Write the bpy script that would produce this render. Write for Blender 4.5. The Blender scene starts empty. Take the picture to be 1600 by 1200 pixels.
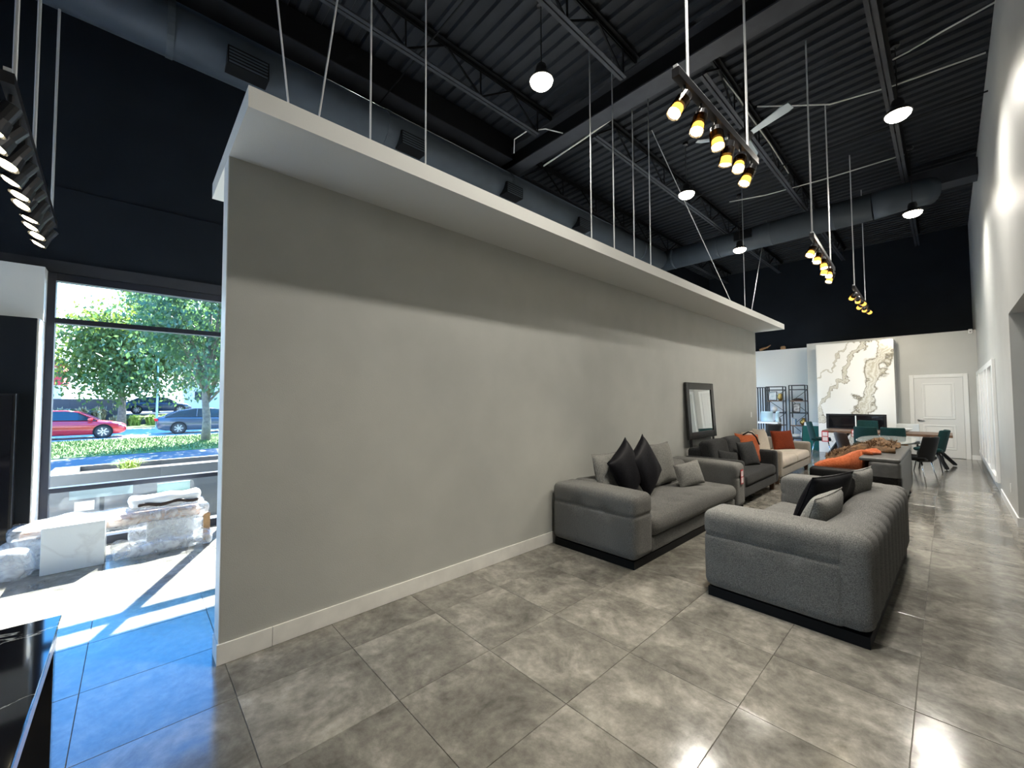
import bpy, bmesh, math, random
from mathutils import Vector, Matrix, Euler
random.seed(7)
R = math.radians
scene = bpy.context.scene
COL = scene.collection

# ------------------------------------------------------------------ camera
cam_d = bpy.data.cameras.new('camera'); cam = bpy.data.objects.new('camera', cam_d); COL.objects.link(cam)
cam_d.sensor_width = 36.0; cam_d.sensor_fit = 'HORIZONTAL'
cam_d.lens = 633.85 / 1600 * 36.0
cam_d.clip_start = 0.02; cam_d.clip_end = 600
cr = Vector((0.68204483, 0.73129222, -0.00515175)); cu = Vector((0.03140842, -0.02225379, 0.99925887)); cf = Vector((-0.73063559, 0.68170115, 0.03814681))
cam.matrix_world = Matrix(((cr.x, cu.x, -cf.x, 0), (cr.y, cu.y, -cf.y, 0), (cr.z, cu.z, -cf.z, 1.6), (0, 0, 0, 1)))
scene.camera = cam

# ------------------------------------------------------------------ colour management, sky, sun
vs = scene.view_settings
vs.view_transform = 'Standard'; vs.look = 'None'; vs.gamma = 1.0; vs.exposure = 0.0; vs.use_curve_mapping = False
w = bpy.data.worlds.new('sky'); scene.world = w; w.use_nodes = True
nt = w.node_tree; nt.nodes.clear()
wo = nt.nodes.new('ShaderNodeOutputWorld'); bg = nt.nodes.new('ShaderNodeBackground'); tc = nt.nodes.new('ShaderNodeTexCoord')
sep = nt.nodes.new('ShaderNodeSeparateXYZ'); rmp = nt.nodes.new('ShaderNodeValToRGB')
nt.links.new(tc.outputs['Generated'], sep.inputs[0]); nt.links.new(sep.outputs['Z'], rmp.inputs[0])
nt.links.new(rmp.outputs[0], bg.inputs[0]); nt.links.new(bg.outputs[0], wo.inputs[0])
e = rmp.color_ramp.elements
e[0].position = 0.0; e[0].color = (0.80, 0.92, 1.0, 1)
e[1].position = 0.55; e[1].color = (0.05, 0.31, 0.92, 1)
x = rmp.color_ramp.elements.new(0.16); x.color = (0.62, 0.83, 1.0, 1)
x = rmp.color_ramp.elements.new(0.32); x.color = (0.10, 0.41, 0.98, 1)
bg.inputs[1].default_value = 8.0
SUN_DIR = Vector((0.93, -0.40, -1.0)).normalized()
sd = bpy.data.lights.new('sun', 'SUN'); so = bpy.data.objects.new('sun', sd); COL.objects.link(so)
sd.energy = 60.0; sd.angle = R(0.55); sd.color = (1.0, 0.95, 0.87)
so.rotation_euler = SUN_DIR.to_track_quat('-Z', 'Y').to_euler(); so.location = (-20, 8, 20)
PENDANT_W = 640.0; SPOT_W = 80.0

# ------------------------------------------------------------------ materials
MATS = {}
def mat(name, col, rough=0.5, metal=0.0, var=0.0, scale=6.0, bump=0.0, bscale=60.0, emit=0.0, ecol=None, spec=0.5, col2=None, alpha=None, detail=5.0, rvar=0.0, sheen=0.0, dist=0.02):
    if name in MATS: return MATS[name]
    m = bpy.data.materials.new(name); m.use_nodes = True; MATS[name] = m
    n = m.node_tree.nodes; l = m.node_tree.links
    b = n['Principled BSDF']
    b.inputs['Base Color'].default_value = (*col, 1); b.inputs['Roughness'].default_value = rough; b.inputs['Metallic'].default_value = metal
    b.inputs['Specular IOR Level'].default_value = spec
    if sheen: b.inputs['Sheen Weight'].default_value = sheen
    if emit: b.inputs['Emission Color'].default_value = (*(ecol or col), 1); b.inputs['Emission Strength'].default_value = emit
    if var or col2 or bump or rvar:
        g = n.new('ShaderNodeTexCoord')
    if var or col2 or rvar:
        t = n.new('ShaderNodeTexNoise'); t.inputs['Scale'].default_value = scale; t.inputs['Detail'].default_value = detail
        l.new(g.outputs['Object'], t.inputs['Vector'])
        r = n.new('ShaderNodeValToRGB'); l.new(t.outputs[0], r.inputs[0])
        a = col; c = col2 or tuple(min(1, v * (1 + var)) for v in col)
        if not col2: a = tuple(v * (1 - var) for v in col)
        r.color_ramp.elements[0].position = 0.34; r.color_ramp.elements[1].position = 0.66
        r.color_ramp.elements[0].color = (*a, 1); r.color_ramp.elements[1].color = (*c, 1)
        if var or col2: l.new(r.outputs[0], b.inputs['Base Color'])
        if rvar:
            mr = n.new('ShaderNodeMapRange'); mr.inputs[3].default_value = max(0, rough - rvar); mr.inputs[4].default_value = rough + rvar
            l.new(t.outputs[0], mr.inputs[0]); l.new(mr.outputs[0], b.inputs['Roughness'])
    if bump:
        t2 = n.new('ShaderNodeTexNoise'); t2.inputs['Scale'].default_value = bscale; t2.inputs['Detail'].default_value = 3
        l.new(g.outputs['Object'], t2.inputs['Vector'])
        bp = n.new('ShaderNodeBump'); bp.inputs['Strength'].default_value = bump; bp.inputs['Distance'].default_value = dist
        l.new(t2.outputs[0], bp.inputs['Height']); l.new(bp.outputs[0], b.inputs['Normal'])
    return m

def fabric(name, c1, c2, scale=140.0, bump=0.35, rough=0.95, sheen=0.15, var2=0.12):
    if name in MATS: return MATS[name]
    m = bpy.data.materials.new(name); m.use_nodes = True; MATS[name] = m
    n = m.node_tree.nodes; l = m.node_tree.links; b = n['Principled BSDF']
    g = n.new('ShaderNodeTexCoord')
    mp = n.new('ShaderNodeMapping'); mp.inputs['Scale'].default_value = (1, 1, 2.2); l.new(g.outputs['Object'], mp.inputs[0])
    t = n.new('ShaderNodeTexNoise'); t.inputs['Scale'].default_value = scale; t.inputs['Detail'].default_value = 4; l.new(mp.outputs[0], t.inputs['Vector'])
    r = n.new('ShaderNodeValToRGB'); r.color_ramp.elements[0].position = 0.33; r.color_ramp.elements[1].position = 0.68
    r.color_ramp.elements[0].color = (*c1, 1); r.color_ramp.elements[1].color = (*c2, 1); l.new(t.outputs[0], r.inputs[0])
    t3 = n.new('ShaderNodeTexNoise'); t3.inputs['Scale'].default_value = 5; l.new(g.outputs['Object'], t3.inputs['Vector'])
    mr = n.new('ShaderNodeMapRange'); mr.inputs[3].default_value = 1 - var2; mr.inputs[4].default_value = 1 + var2; l.new(t3.outputs[0], mr.inputs[0])
    hs = n.new('ShaderNodeHueSaturation'); l.new(mr.outputs[0], hs.inputs['Value']); l.new(r.outputs[0], hs.inputs['Color'])
    l.new(hs.outputs[0], b.inputs['Base Color'])
    b.inputs['Roughness'].default_value = rough; b.inputs['Sheen Weight'].default_value = sheen; b.inputs['Specular IOR Level'].default_value = 0.1
    bp = n.new('ShaderNodeBump'); bp.inputs['Strength'].default_value = bump; bp.inputs['Distance'].default_value = 0.004
    l.new(t.outputs[0], bp.inputs['Height']); l.new(bp.outputs[0], b.inputs['Normal'])
    return m

def tile_material():
    m = bpy.data.materials.new('polished_concrete_tile'); m.use_nodes = True
    n = m.node_tree.nodes; l = m.node_tree.links; b = n['Principled BSDF']
    g = n.new('ShaderNodeNewGeometry'); oi = n.new('ShaderNodeObjectInfo')
    mul = n.new('ShaderNodeVectorMath'); mul.operation = 'SCALE'; mul.inputs['Scale'].default_value = 37.0
    cx = n.new('ShaderNodeCombineXYZ'); l.new(oi.outputs['Random'], cx.inputs[0]); l.new(oi.outputs['Random'], cx.inputs[2]); l.new(cx.outputs[0], mul.inputs[0])
    add = n.new('ShaderNodeVectorMath'); l.new(g.outputs['Position'], add.inputs[0]); l.new(mul.outputs[0], add.inputs[1])
    t = n.new('ShaderNodeTexNoise'); t.inputs['Scale'].default_value = 2.6; t.inputs['Detail'].default_value = 10; t.inputs['Roughness'].default_value = 0.68; t.inputs['Distortion'].default_value = 0.5
    l.new(add.outputs[0], t.inputs['Vector'])
    r = n.new('ShaderNodeValToRGB'); l.new(t.outputs[0], r.inputs[0])
    el = r.color_ramp.elements
    el[0].position = 0.28; el[0].color = (0.090, 0.086, 0.076, 1); el[1].position = 0.76; el[1].color = (0.37, 0.352, 0.312, 1)
    q = el.new(0.5); q.color = (0.185, 0.176, 0.155, 1)
    t2 = n.new('ShaderNodeTexNoise'); t2.inputs['Scale'].default_value = 14; t2.inputs['Detail'].default_value = 8; t2.inputs['Roughness'].default_value = 0.7
    l.new(add.outputs[0], t2.inputs['Vector'])
    mr = n.new('ShaderNodeMapRange'); mr.inputs[1].default_value = 0.3; mr.inputs[2].default_value = 0.7; mr.inputs[3].default_value = 0.70; mr.inputs[4].default_value = 1.30; l.new(t2.outputs[0], mr.inputs[0])
    mr2 = n.new('ShaderNodeMapRange'); mr2.inputs[3].default_value = 0.92; mr2.inputs[4].default_value = 1.08; l.new(oi.outputs['Random'], mr2.inputs[0])
    mm = n.new('ShaderNodeMath'); mm.operation = 'MULTIPLY'; l.new(mr.outputs[0], mm.inputs[0]); l.new(mr2.outputs[0], mm.inputs[1])
    hs = n.new('ShaderNodeHueSaturation'); l.new(mm.outputs[0], hs.inputs['Value']); l.new(r.outputs[0], hs.inputs['Color'])
    l.new(hs.outputs[0], b.inputs['Base Color'])
    rr = n.new('ShaderNodeMapRange'); rr.inputs[3].default_value = 0.07; rr.inputs[4].default_value = 0.22; l.new(t2.outputs[0], rr.inputs[0]); l.new(rr.outputs[0], b.inputs['Roughness'])
    b.inputs['IOR'].default_value = 1.6
    t4 = n.new('ShaderNodeTexNoise'); t4.inputs['Scale'].default_value = 3.5; l.new(add.outputs[0], t4.inputs['Vector'])
    bp = n.new('ShaderNodeBump'); bp.inputs['Strength'].default_value = 0.10; bp.inputs['Distance'].default_value = 0.02
    l.new(t4.outputs[0], bp.inputs['Height']); l.new(bp.outputs[0], b.inputs['Normal'])
    return m

def marble(name, base, vein, scale=0.8, rough=0.12, width=0.035, base2=None):
    if name in MATS: return MATS[name]
    m = bpy.data.materials.new(name); m.use_nodes = True; MATS[name] = m
    n = m.node_tree.nodes; l = m.node_tree.links; b = n['Principled BSDF']
    g = n.new('ShaderNodeTexCoord')
    mp = n.new('ShaderNodeMapping'); mp.inputs['Rotation'].default_value = (0, R(38), 0); l.new(g.outputs['Object'], mp.inputs[0])
    mp.inputs['Scale'].default_value = (1.0, 1.0, 0.45)
    t = n.new('ShaderNodeTexNoise'); t.inputs['Scale'].default_value = scale; t.inputs['Detail'].default_value = 7; t.inputs['Roughness'].default_value = 0.55; t.inputs['Distortion'].default_value = 1.1
    l.new(mp.outputs[0], t.inputs['Vector'])
    sub = n.new('ShaderNodeMath'); sub.operation = 'SUBTRACT'; sub.inputs[1].default_value = 0.5; l.new(t.outputs[0], sub.inputs[0])
    ab = n.new('ShaderNodeMath'); ab.operation = 'ABSOLUTE'; l.new(sub.outputs[0], ab.inputs[0])
    r = n.new('ShaderNodeValToRGB'); l.new(ab.outputs[0], r.inputs[0])
    el = r.color_ramp.elements; el[0].position = 0.0; el[0].color = (*vein, 1); el[1].position = width * 1.6; el[1].color = (*base, 1)
    q = el.new(width * 0.55); q.color = tuple(v * 0.55 + c * 0.45 for v, c in zip(vein, base)) + (1,)
    l.new(r.outputs[0], b.inputs['Base Color']); b.inputs['Roughness'].default_value = rough
    return m

def veined_slab():
    m = bpy.data.materials.new('white_marble'); m.use_nodes = True
    n = m.node_tree.nodes; l = m.node_tree.links; b = n['Principled BSDF']
    g = n.new('ShaderNodeTexCoord')
    def noise(sc, det=5.0):
        t = n.new('ShaderNodeTexNoise'); t.inputs['Scale'].default_value = sc; t.inputs['Detail'].default_value = det; l.new(g.outputs['Object'], t.inputs['Vector']); return t
    wn = noise(1.3, 6); sepc = n.new('ShaderNodeSeparateXYZ'); l.new(g.outputs['Object'], sepc.inputs[0])
    def M(op, a, b_=None):
        q = n.new('ShaderNodeMath'); q.operation = op
        for k, v in enumerate((a, b_)):
            if v is None: continue
            if isinstance(v, (int, float)): q.inputs[k].default_value = v
            else: l.new(v, q.inputs[k])
        return q.outputs[0]
    warp = M('MULTIPLY', M('SUBTRACT', wn.outputs[0], 0.5), 0.9)
    fine = noise(5.0, 8); fw_ = M('MULTIPLY', M('SUBTRACT', fine.outputs[0], 0.5), 0.5)
    wid = noise(2.1, 3)
    out = None
    for (x0, z0, cx_, cz_, wd_) in ((0.14, 1.25, 0.948, 0.319, 0.25), (-0.80, 1.25, 0.876, 0.483, 0.11), (-0.80, 2.2, 0.80, 0.60, 0.045)):
        d = M('SUBTRACT', M('MULTIPLY', M('SUBTRACT', sepc.outputs['X'], x0), cx_), M('MULTIPLY', M('SUBTRACT', sepc.outputs['Z'], z0), cz_))
        d = M('ABSOLUTE', M('ADD', M('ADD', d, warp), fw_)); d = M('DIVIDE', d, M('MULTIPLY', M('ADD', M('MULTIPLY', wid.outputs[0], 2.2), -0.25), wd_))
        out = d if out is None else M('MINIMUM', out, d)
    r = n.new('ShaderNodeValToRGB'); l.new(out, r.inputs[0])
    el = r.color_ramp.elements; el[0].position = 0.0; el[0].color = (0.66, 0.65, 0.60, 1); el[1].position = 1.0; el[1].color = (0.76, 0.76, 0.75, 1)
    q = el.new(0.25); q.color = (0.45, 0.42, 0.34, 1); q = el.new(0.42); q.color = (0.66, 0.65, 0.61, 1); q = el.new(0.58); q.color = (0.42, 0.39, 0.32, 1); q = el.new(0.70); q.color = (0.17, 0.155, 0.12, 1); q = el.new(0.82); q.color = (0.62, 0.61, 0.58, 1)
    l.new(r.outputs[0], b.inputs['Base Color']); b.inputs['Roughness'].default_value = 0.15
    return m

def glass_thin(name, tint=(0.93, 0.97, 0.98), refl=1.0):
    if name in MATS: return MATS[name]
    m = bpy.data.materials.new(name); m.use_nodes = True; MATS[name] = m
    n = m.node_tree.nodes; l = m.node_tree.links; n.remove(n['Principled BSDF']); out = n['Material Output']
    tr = n.new('ShaderNodeBsdfTransparent'); tr.inputs[0].default_value = (*tint, 1)
    gl = n.new('ShaderNodeBsdfGlossy'); gl.inputs['Roughness'].default_value = 0.02
    lw = n.new('ShaderNodeLayerWeight'); lw.inputs[0].default_value = 0.5
    pw = n.new('ShaderNodeMath'); pw.operation = 'POWER'; pw.inputs[1].default_value = 4.0; l.new(lw.outputs['Facing'], pw.inputs[0])
    fr = n.new('ShaderNodeMapRange'); fr.inputs[3].default_value = 0.03; fr.inputs[4].default_value = 0.8; l.new(pw.outputs[0], fr.inputs[0])
    mx = n.new('ShaderNodeMixShader'); l.new(fr.outputs[0], mx.inputs[0]); l.new(tr.outputs[0], mx.inputs[1]); l.new(gl.outputs[0], mx.inputs[2]); l.new(mx.outputs[0], out.inputs[0])
    return m

def plastic_film(name):
    m = bpy.data.materials.new(name); m.use_nodes = True; MATS[name] = m
    n = m.node_tree.nodes; l = m.node_tree.links; b = n['Principled BSDF']
    b.inputs['Base Color'].default_value = (0.85, 0.88, 0.92, 1); b.inputs['Roughness'].default_value = 0.15; b.inputs['Specular IOR Level'].default_value = 0.8
    out = n['Material Output']; tr = n.new('ShaderNodeBsdfTransparent'); mx = n.new('ShaderNodeMixShader'); mx.inputs[0].default_value = 0.55
    g = n.new('ShaderNodeTexCoord'); t = n.new('ShaderNodeTexNoise'); t.inputs['Scale'].default_value = 9; t.inputs['Detail'].default_value = 5; t.inputs['Distortion'].default_value = 1.5
    l.new(g.outputs['Object'], t.inputs['Vector']); bp = n.new('ShaderNodeBump'); bp.inputs['Strength'].default_value = 0.4; bp.inputs['Distance'].default_value = 0.03
    l.new(t.outputs[0], bp.inputs['Height']); l.new(bp.outputs[0], b.inputs['Normal'])
    mr = n.new('ShaderNodeMapRange'); mr.inputs[1].default_value = 0.35; mr.inputs[2].default_value = 0.65; mr.inputs[3].default_value = 0.16; mr.inputs[4].default_value = 0.55
    l.new(t.outputs[0], mr.inputs[0]); l.new(mr.outputs[0], mx.inputs[0])
    l.new(tr.outputs[0], mx.inputs[1]); l.new(b.outputs[0], mx.inputs[2]); l.new(mx.outputs[0], out.inputs[0])
    return m

M_TILE = tile_material()
M_GROUT = mat('grout', (0.17, 0.16, 0.145), 0.8)
M_WALL = mat('warm_grey_paint', (0.45, 0.455, 0.425), 0.75, var=0.03, scale=3, bump=0.25, bscale=180, dist=0.004)
M_WALLR = mat('pale_grey_paint', (0.50, 0.51, 0.50), 0.42, var=0.03, scale=2, bump=0.15, bscale=120, dist=0.004)
M_WHITE = mat('white_paint', (0.78, 0.79, 0.79), 0.45)
M_SOFFIT = mat('soffit_paint', (0.62, 0.625, 0.60), 0.7, bump=0.2, bscale=180, dist=0.004)
M_BASE = mat('baseboard_paint', (0.80, 0.79, 0.75), 0.4, var=0.05, scale=8)
M_NAVY = mat('black_wall_paint', (0.011, 0.0145, 0.020), 0.6, spec=0.08, var=0.1, scale=2, bump=0.15, bscale=90, dist=0.004)
M_DECK = mat('dark_deck_paint', (0.016, 0.0185, 0.023), 0.5, spec=0.15, var=0.15, scale=3)
M_STEEL = mat('dark_steel_paint', (0.030, 0.033, 0.040), 0.45, spec=0.2, var=0.12, scale=5)
M_STEELB = mat('black_steel_paint', (0.006, 0.0065, 0.0075), 0.5, spec=0.12)
M_DUCT = mat('grey_duct_paint', (0.040, 0.051, 0.064), 0.5, spec=0.2, var=0.08, scale=4)
M_CONDUIT = mat('white_conduit', (0.62, 0.62, 0.58), 0.5)
M_ROD = mat('galvanised_rod', (0.55, 0.56, 0.57), 0.4, metal=0.2)
M_BLACK = mat('black_metal', (0.012, 0.012, 0.014), 0.35, metal=0.2)
M_BLACKG = mat('black_gloss', (0.008, 0.008, 0.010), 0.08)
M_FRAME = mat('dark_bronze_frame', (0.015, 0.018, 0.03), 0.35, metal=0.3)
M_CHROME = mat('chrome', (0.75, 0.76, 0.78), 0.08, metal=1.0)
M_LAMP = mat('lamp_lens', (1, 0.95, 0.85), 0.4, emit=28.0, ecol=(1.0, 0.90, 0.70))
M_SPOTL = mat('spot_lens', (1, 0.9, 0.7), 0.4, emit=14.0, ecol=(1.0, 0.86, 0.55))
M_AMBER = glass_thin('amber_glass', (0.50, 0.36, 0.17))
M_PANE = glass_thin('window_glass', (0.93, 0.97, 0.98))
M_WALNUT = mat('walnut', (0.10, 0.055, 0.035), 0.4, col2=(0.20, 0.11, 0.065), scale=9)
M_OAK = mat('tan_wood', (0.38, 0.22, 0.10), 0.5, var=0.25, scale=12)
M_MARBLE = veined_slab()
M_BLKMARB = marble('black_marble', (0.010, 0.010, 0.012), (0.60, 0.58, 0.52), 1.9, 0.05, 0.005)
M_FILM = plastic_film('plastic_film')
F_GREY = fabric('grey_tweed', (0.070, 0.071, 0.070), (0.235, 0.233, 0.222), 150, 0.6, sheen=0.05)
F_GREYL = fabric('light_grey_tweed', (0.13, 0.13, 0.125), (0.34, 0.335, 0.315), 95, 0.5, sheen=0.05)
F_BLACK = fabric('black_satin', (0.006, 0.006, 0.008), (0.012, 0.012, 0.015), 30, 0.2, 0.5, 0.0)
F_CHAR = fabric('charcoal_velvet', (0.020, 0.021, 0.022), (0.045, 0.046, 0.047), 60, 0.2, 0.9, 0.05)
F_CREAM = fabric('cream_linen', (0.50, 0.43, 0.35), (0.66, 0.58, 0.49), 80, 0.3)
F_TAUPE = fabric('taupe_linen', (0.22, 0.19, 0.15), (0.34, 0.30, 0.25), 80, 0.3)
F_RUST = fabric('rust_velvet', (0.13, 0.022, 0.007), (0.22, 0.040, 0.014), 50, 0.2, 0.9, 0.05)
F_ORANGE = fabric('burnt_orange_cloth', (0.28, 0.060, 0.018), (0.44, 0.12, 0.045), 50, 0.3)
F_LEATHER = mat('grey_leather', (0.075, 0.073, 0.070), 0.42, var=0.15, scale=12, bump=0.2, bscale=120, dist=0.004)
F_DLEATHER = mat('black_leather', (0.007, 0.0065, 0.0065), 0.5, spec=0.15, bump=0.2, bscale=120, dist=0.004)
F_GREEN = fabric('teal_velvet', (0.005, 0.024, 0.024), (0.012, 0.050, 0.048), 60, 0.2, 0.8, 0.1)
F_BROWN = mat('dark_brown_leather', (0.028, 0.014, 0.010), 0.5)
F_FUR = mat('brown_fur', (0.05, 0.025, 0.010), 0.9, col2=(0.17, 0.095, 0.04), scale=16)

# ------------------------------------------------------------------ mesh helpers
class MB:
    def __init__(s): s.v = []; s.f = []
    def add(s, vs_, fs):
        o = len(s.v); s.v += [tuple(p) for p in vs_]; s.f += [tuple(i + o for i in f) for f in fs]; return s
    def box(s, x0, x1, y0, y1, z0, z1):
        return s.add([(x0,y0,z0),(x1,y0,z0),(x1,y1,z0),(x0,y1,z0),(x0,y0,z1),(x1,y0,z1),(x1,y1,z1),(x0,y1,z1)],
                     [(3,2,1,0),(4,5,6,7),(0,1,5,4),(1,2,6,5),(2,3,7,6),(3,0,4,7)])
    def beam(s, a, b, wd, ht, up=(0,0,1)):
        a = Vector(a); b = Vector(b); d = (b - a).normalized(); u = Vector(up)
        if abs(d.dot(u)) > 0.98: u = Vector((1, 0, 0))
        sd_ = d.cross(u).normalized() * wd / 2; uu = sd_.cross(d).normalized() * ht / 2
        P = []
        for c in (a, b): P += [c - sd_ - uu, c + sd_ - uu, c + sd_ + uu, c - sd_ + uu]
        return s.add(P, [(3,2,1,0),(4,5,6,7),(0,1,5,4),(1,2,6,5),(2,3,7,6),(3,0,4,7)])
    def tube(s, pts, r, n=8, cap=True):
        pts = [Vector(p) for p in pts]; rs = r if isinstance(r, (list, tuple)) else [r] * len(pts)
        V = []; prev = None
        for i, p in enumerate(pts):
            d = (pts[min(i + 1, len(pts) - 1)] - pts[max(i - 1, 0)]).normalized()
            if prev is None:
                u = d.cross(Vector((0, 0, 1)) if abs(d.z) < 0.95 else Vector((1, 0, 0))).normalized()
            else:
                u = (prev - d * prev.dot(d)).normalized()
            prev = u; v = d.cross(u)
            for k in range(n):
                a = 2 * math.pi * k / n; V.append(p + (u * math.cos(a) + v * math.sin(a)) * rs[i])
        F = []
        for i in range(len(pts) - 1):
            for k in range(n):
                F.append((i * n + k, i * n + (k + 1) % n, (i + 1) * n + (k + 1) % n, (i + 1) * n + k))
        if cap:
            F.append(tuple(range(n - 1, -1, -1))); F.append(tuple((len(pts) - 1) * n + k for k in range(n)))
        return s.add(V, F)
    def lathe(s, prof, c=(0,0,0), n=20, mtx=None):
        V = []; F = []; c = Vector(c)
        for (r_, z) in prof:
            for k in range(n):
                a = 2 * math.pi * k / n; p = Vector((max(r_, 1e-4) * math.cos(a), max(r_, 1e-4) * math.sin(a), z))
                V.append((mtx @ p if mtx else p) + c)
        for i in range(len(prof) - 1):
            for k in range(n):
                F.append((i * n + k, i * n + (k + 1) % n, (i + 1) * n + (k + 1) % n, (i + 1) * n + k))
        F.append(tuple(range(n - 1, -1, -1))); F.append(tuple((len(prof) - 1) * n + k for k in range(n)))
        return s.add(V, F)
    def prism(s, poly, z0, z1):
        n = len(poly)
        return s.add([(x, y, z0) for x, y in poly] + [(x, y, z1) for x, y in poly],
                     [tuple(range(n - 1, -1, -1)), tuple(range(n, 2 * n))] + [(i, (i + 1) % n, n + (i + 1) % n, n + i) for i in range(n)])
    def mapv(s, fn): s.v = [tuple(fn(Vector(p))) for p in s.v]; return s
    def xf(s, m): s.v = [tuple(m @ Vector(p)) for p in s.v]; return s
    def build(s, name, mt, parent=None, smooth=False, bevel=0, segs=2, loc=None, rot=None):
        me = bpy.data.meshes.new(name); me.from_pydata(s.v, [], s.f); me.update()
        bm = bmesh.new(); bm.from_mesh(me); bmesh.ops.recalc_face_normals(bm, faces=bm.faces); bm.to_mesh(me); bm.free()
        me.materials.append(mt)
        o = bpy.data.objects.new(name, me); COL.objects.link(o)
        if smooth:
            for p in me.polygons: p.use_smooth = True
        if bevel:
            md = o.modifiers.new('bevel', 'BEVEL'); md.width = bevel; md.segments = segs; md.limit_method = 'ANGLE'
        if parent: o.parent = parent
        if loc: o.location = loc
        if rot: o.rotation_euler = rot
        return o

def softbox(sx, sy, sz, r, n=(8, 8, 6), disp=None, c=(0,0,0)):
    h = (sx / 2, sy / 2, sz / 2); r = min(r, min(h) * 0.98)
    def axis(hh, k):
        e_ = [-hh, -hh + r * 0.25, -hh + r * 0.6, -hh + r]
        return e_ + [(-hh + r) + (2 * hh - 2 * r) * i / k for i in range(1, k)] + [-q for q in reversed(e_)]
    A = [axis(h[i], n[i]) for i in range(3)]
    V = []; F = []; idx = {}
    def vid(p, nm):
        key = tuple(round(q, 5) for q in p)
        if key in idx: return idx[key]
        inner = Vector([max(-h[i] + r, min(h[i] - r, p[i])) for i in range(3)]); d = Vector(p) - inner
        nn = d.normalized() if d.length > 1e-6 else Vector(nm); q = inner + nn * r if d.length > 1e-6 else Vector(p)
        if disp: q = disp(q, nn)
        idx[key] = len(V); V.append(q + Vector(c)); return idx[key]
    for ax in range(3):
        a, b = [(1, 2), (2, 0), (0, 1)][ax]
        for sg in (-1, 1):
            for i in range(len(A[a]) - 1):
                for j in range(len(A[b]) - 1):
                    q = []
                    for (ii, jj) in ((i, j), (i + 1, j), (i + 1, j + 1), (i, j + 1)):
                        p = [0, 0, 0]; p[ax] = sg * h[ax]; p[a] = A[a][ii]; p[b] = A[b][jj]
                        nm = [0, 0, 0]; nm[ax] = sg; q.append(vid(p, nm))
                    F.append(q if sg > 0 else q[::-1])
    mb = MB(); mb.v = [tuple(v) for v in V]; mb.f = [tuple(f) for f in F]; return mb

def tag(o, label, cat, group=None):
    o['label'] = label; o['category'] = cat
    if group: o['group'] = group
    return o
def struct(o): o['kind'] = 'structure'; return o
def empty(name, loc=(0,0,0), rotz=0.0):
    o = bpy.data.objects.new(name, None); COL.objects.link(o); o.location = loc; o.rotation_euler = (0, 0, rotz); o.empty_display_size = 0.1; return o
def thing(name, label, cat, loc=(0,0,0), rotz=0.0, group=None): return tag(empty(name, loc, rotz), label, cat, group)

XP = -3.065; XS = -6.55; XR = 0.556; ZC = 6.5
Y0 = -4.0; YB = 17.25; YF = 15.75
# ================================================================== SETTING
# ---- floor: base slab, then individual polished tiles
floor = struct(MB().box(XS - 0.1, 4.2, Y0, YB + 0.1, -0.2, -0.004).build('floor', M_GROUT))
TP = 0.6275; th = TP / 2 - 0.0013
def tile_mesh():
    c = 0.0012
    b = MB()
    lo = [(-th,-th,-0.012),(th,-th,-0.012),(th,th,-0.012),(-th,th,-0.012)]
    md = [(x_, y_, -c) for x_, y_, _ in lo]; t_ = th - c
    hi = [(-t_,-t_,0),(t_,-t_,0),(t_,t_,0),(-t_,t_,0)]
    b.add(lo + md + hi, [(8,9,10,11)] + [(i,(i+1)%4,4+(i+1)%4,4+i) for i in range(4)] + [(4+i,4+(i+1)%4,8+(i+1)%4,8+i) for i in range(4)])
    return b
def project(p):
    d = Vector(p) - Vector((0, 0, 1.6)); z = d.dot(cf)
    if z < 0.05: return None
    return (800 + 633.85 * d.dot(cr) / z, 600 - 633.85 * d.dot(cu) / z, z)
tiles = []
for i in range(-11, 7):
    for j in range(-6, 27):
        cx_ = -0.162 + (i + 0.5) * TP; cy_ = 0.445 + (j + 0.5) * TP
        if cx_ + th < XS or cy_ - th > YB: continue
        best = 0
        for ox in (-1, 0, 1):
            for oy in (-1, 0, 1):
                q = project((cx_ + ox * th, cy_ + oy * th, 0))
                if q and -10 < q[0] < 1610 and q[1] < 1215: best = max(best, 1.0 / q[2] ** 2)
        if cx_ < XP - 0.3 and cy_ > 1.2 and cy_ < 12: best = 0
        if cx_ > XR + 0.3: best = 0
        tiles.append((best, cx_, cy_))
tiles.sort(key=lambda a: -a[0])
tm = tile_mesh(); rest = MB(); tmesh = None
for k, (b_, cx_, cy_) in enumerate(tiles):
    if k < 300 and b_ > 0:
        if tmesh is None:
            o = tm.build('floor_tile', M_TILE, floor); tmesh = o.data
        else:
            o = bpy.data.objects.new('floor_tile', tmesh); COL.objects.link(o); o.parent = floor
        o.location = (cx_, cy_, 0); o.rotation_euler = (R(random.uniform(-0.06, 0.06)), R(random.uniform(-0.06, 0.06)), 0)
    else:
        rest.add([(p[0] + cx_, p[1] + cy_, p[2]) for p in tm.v], tm.f)
ro = rest.build('floor_tile_field', M_TILE, floor); ro['kind'] = 'stuff'

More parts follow.
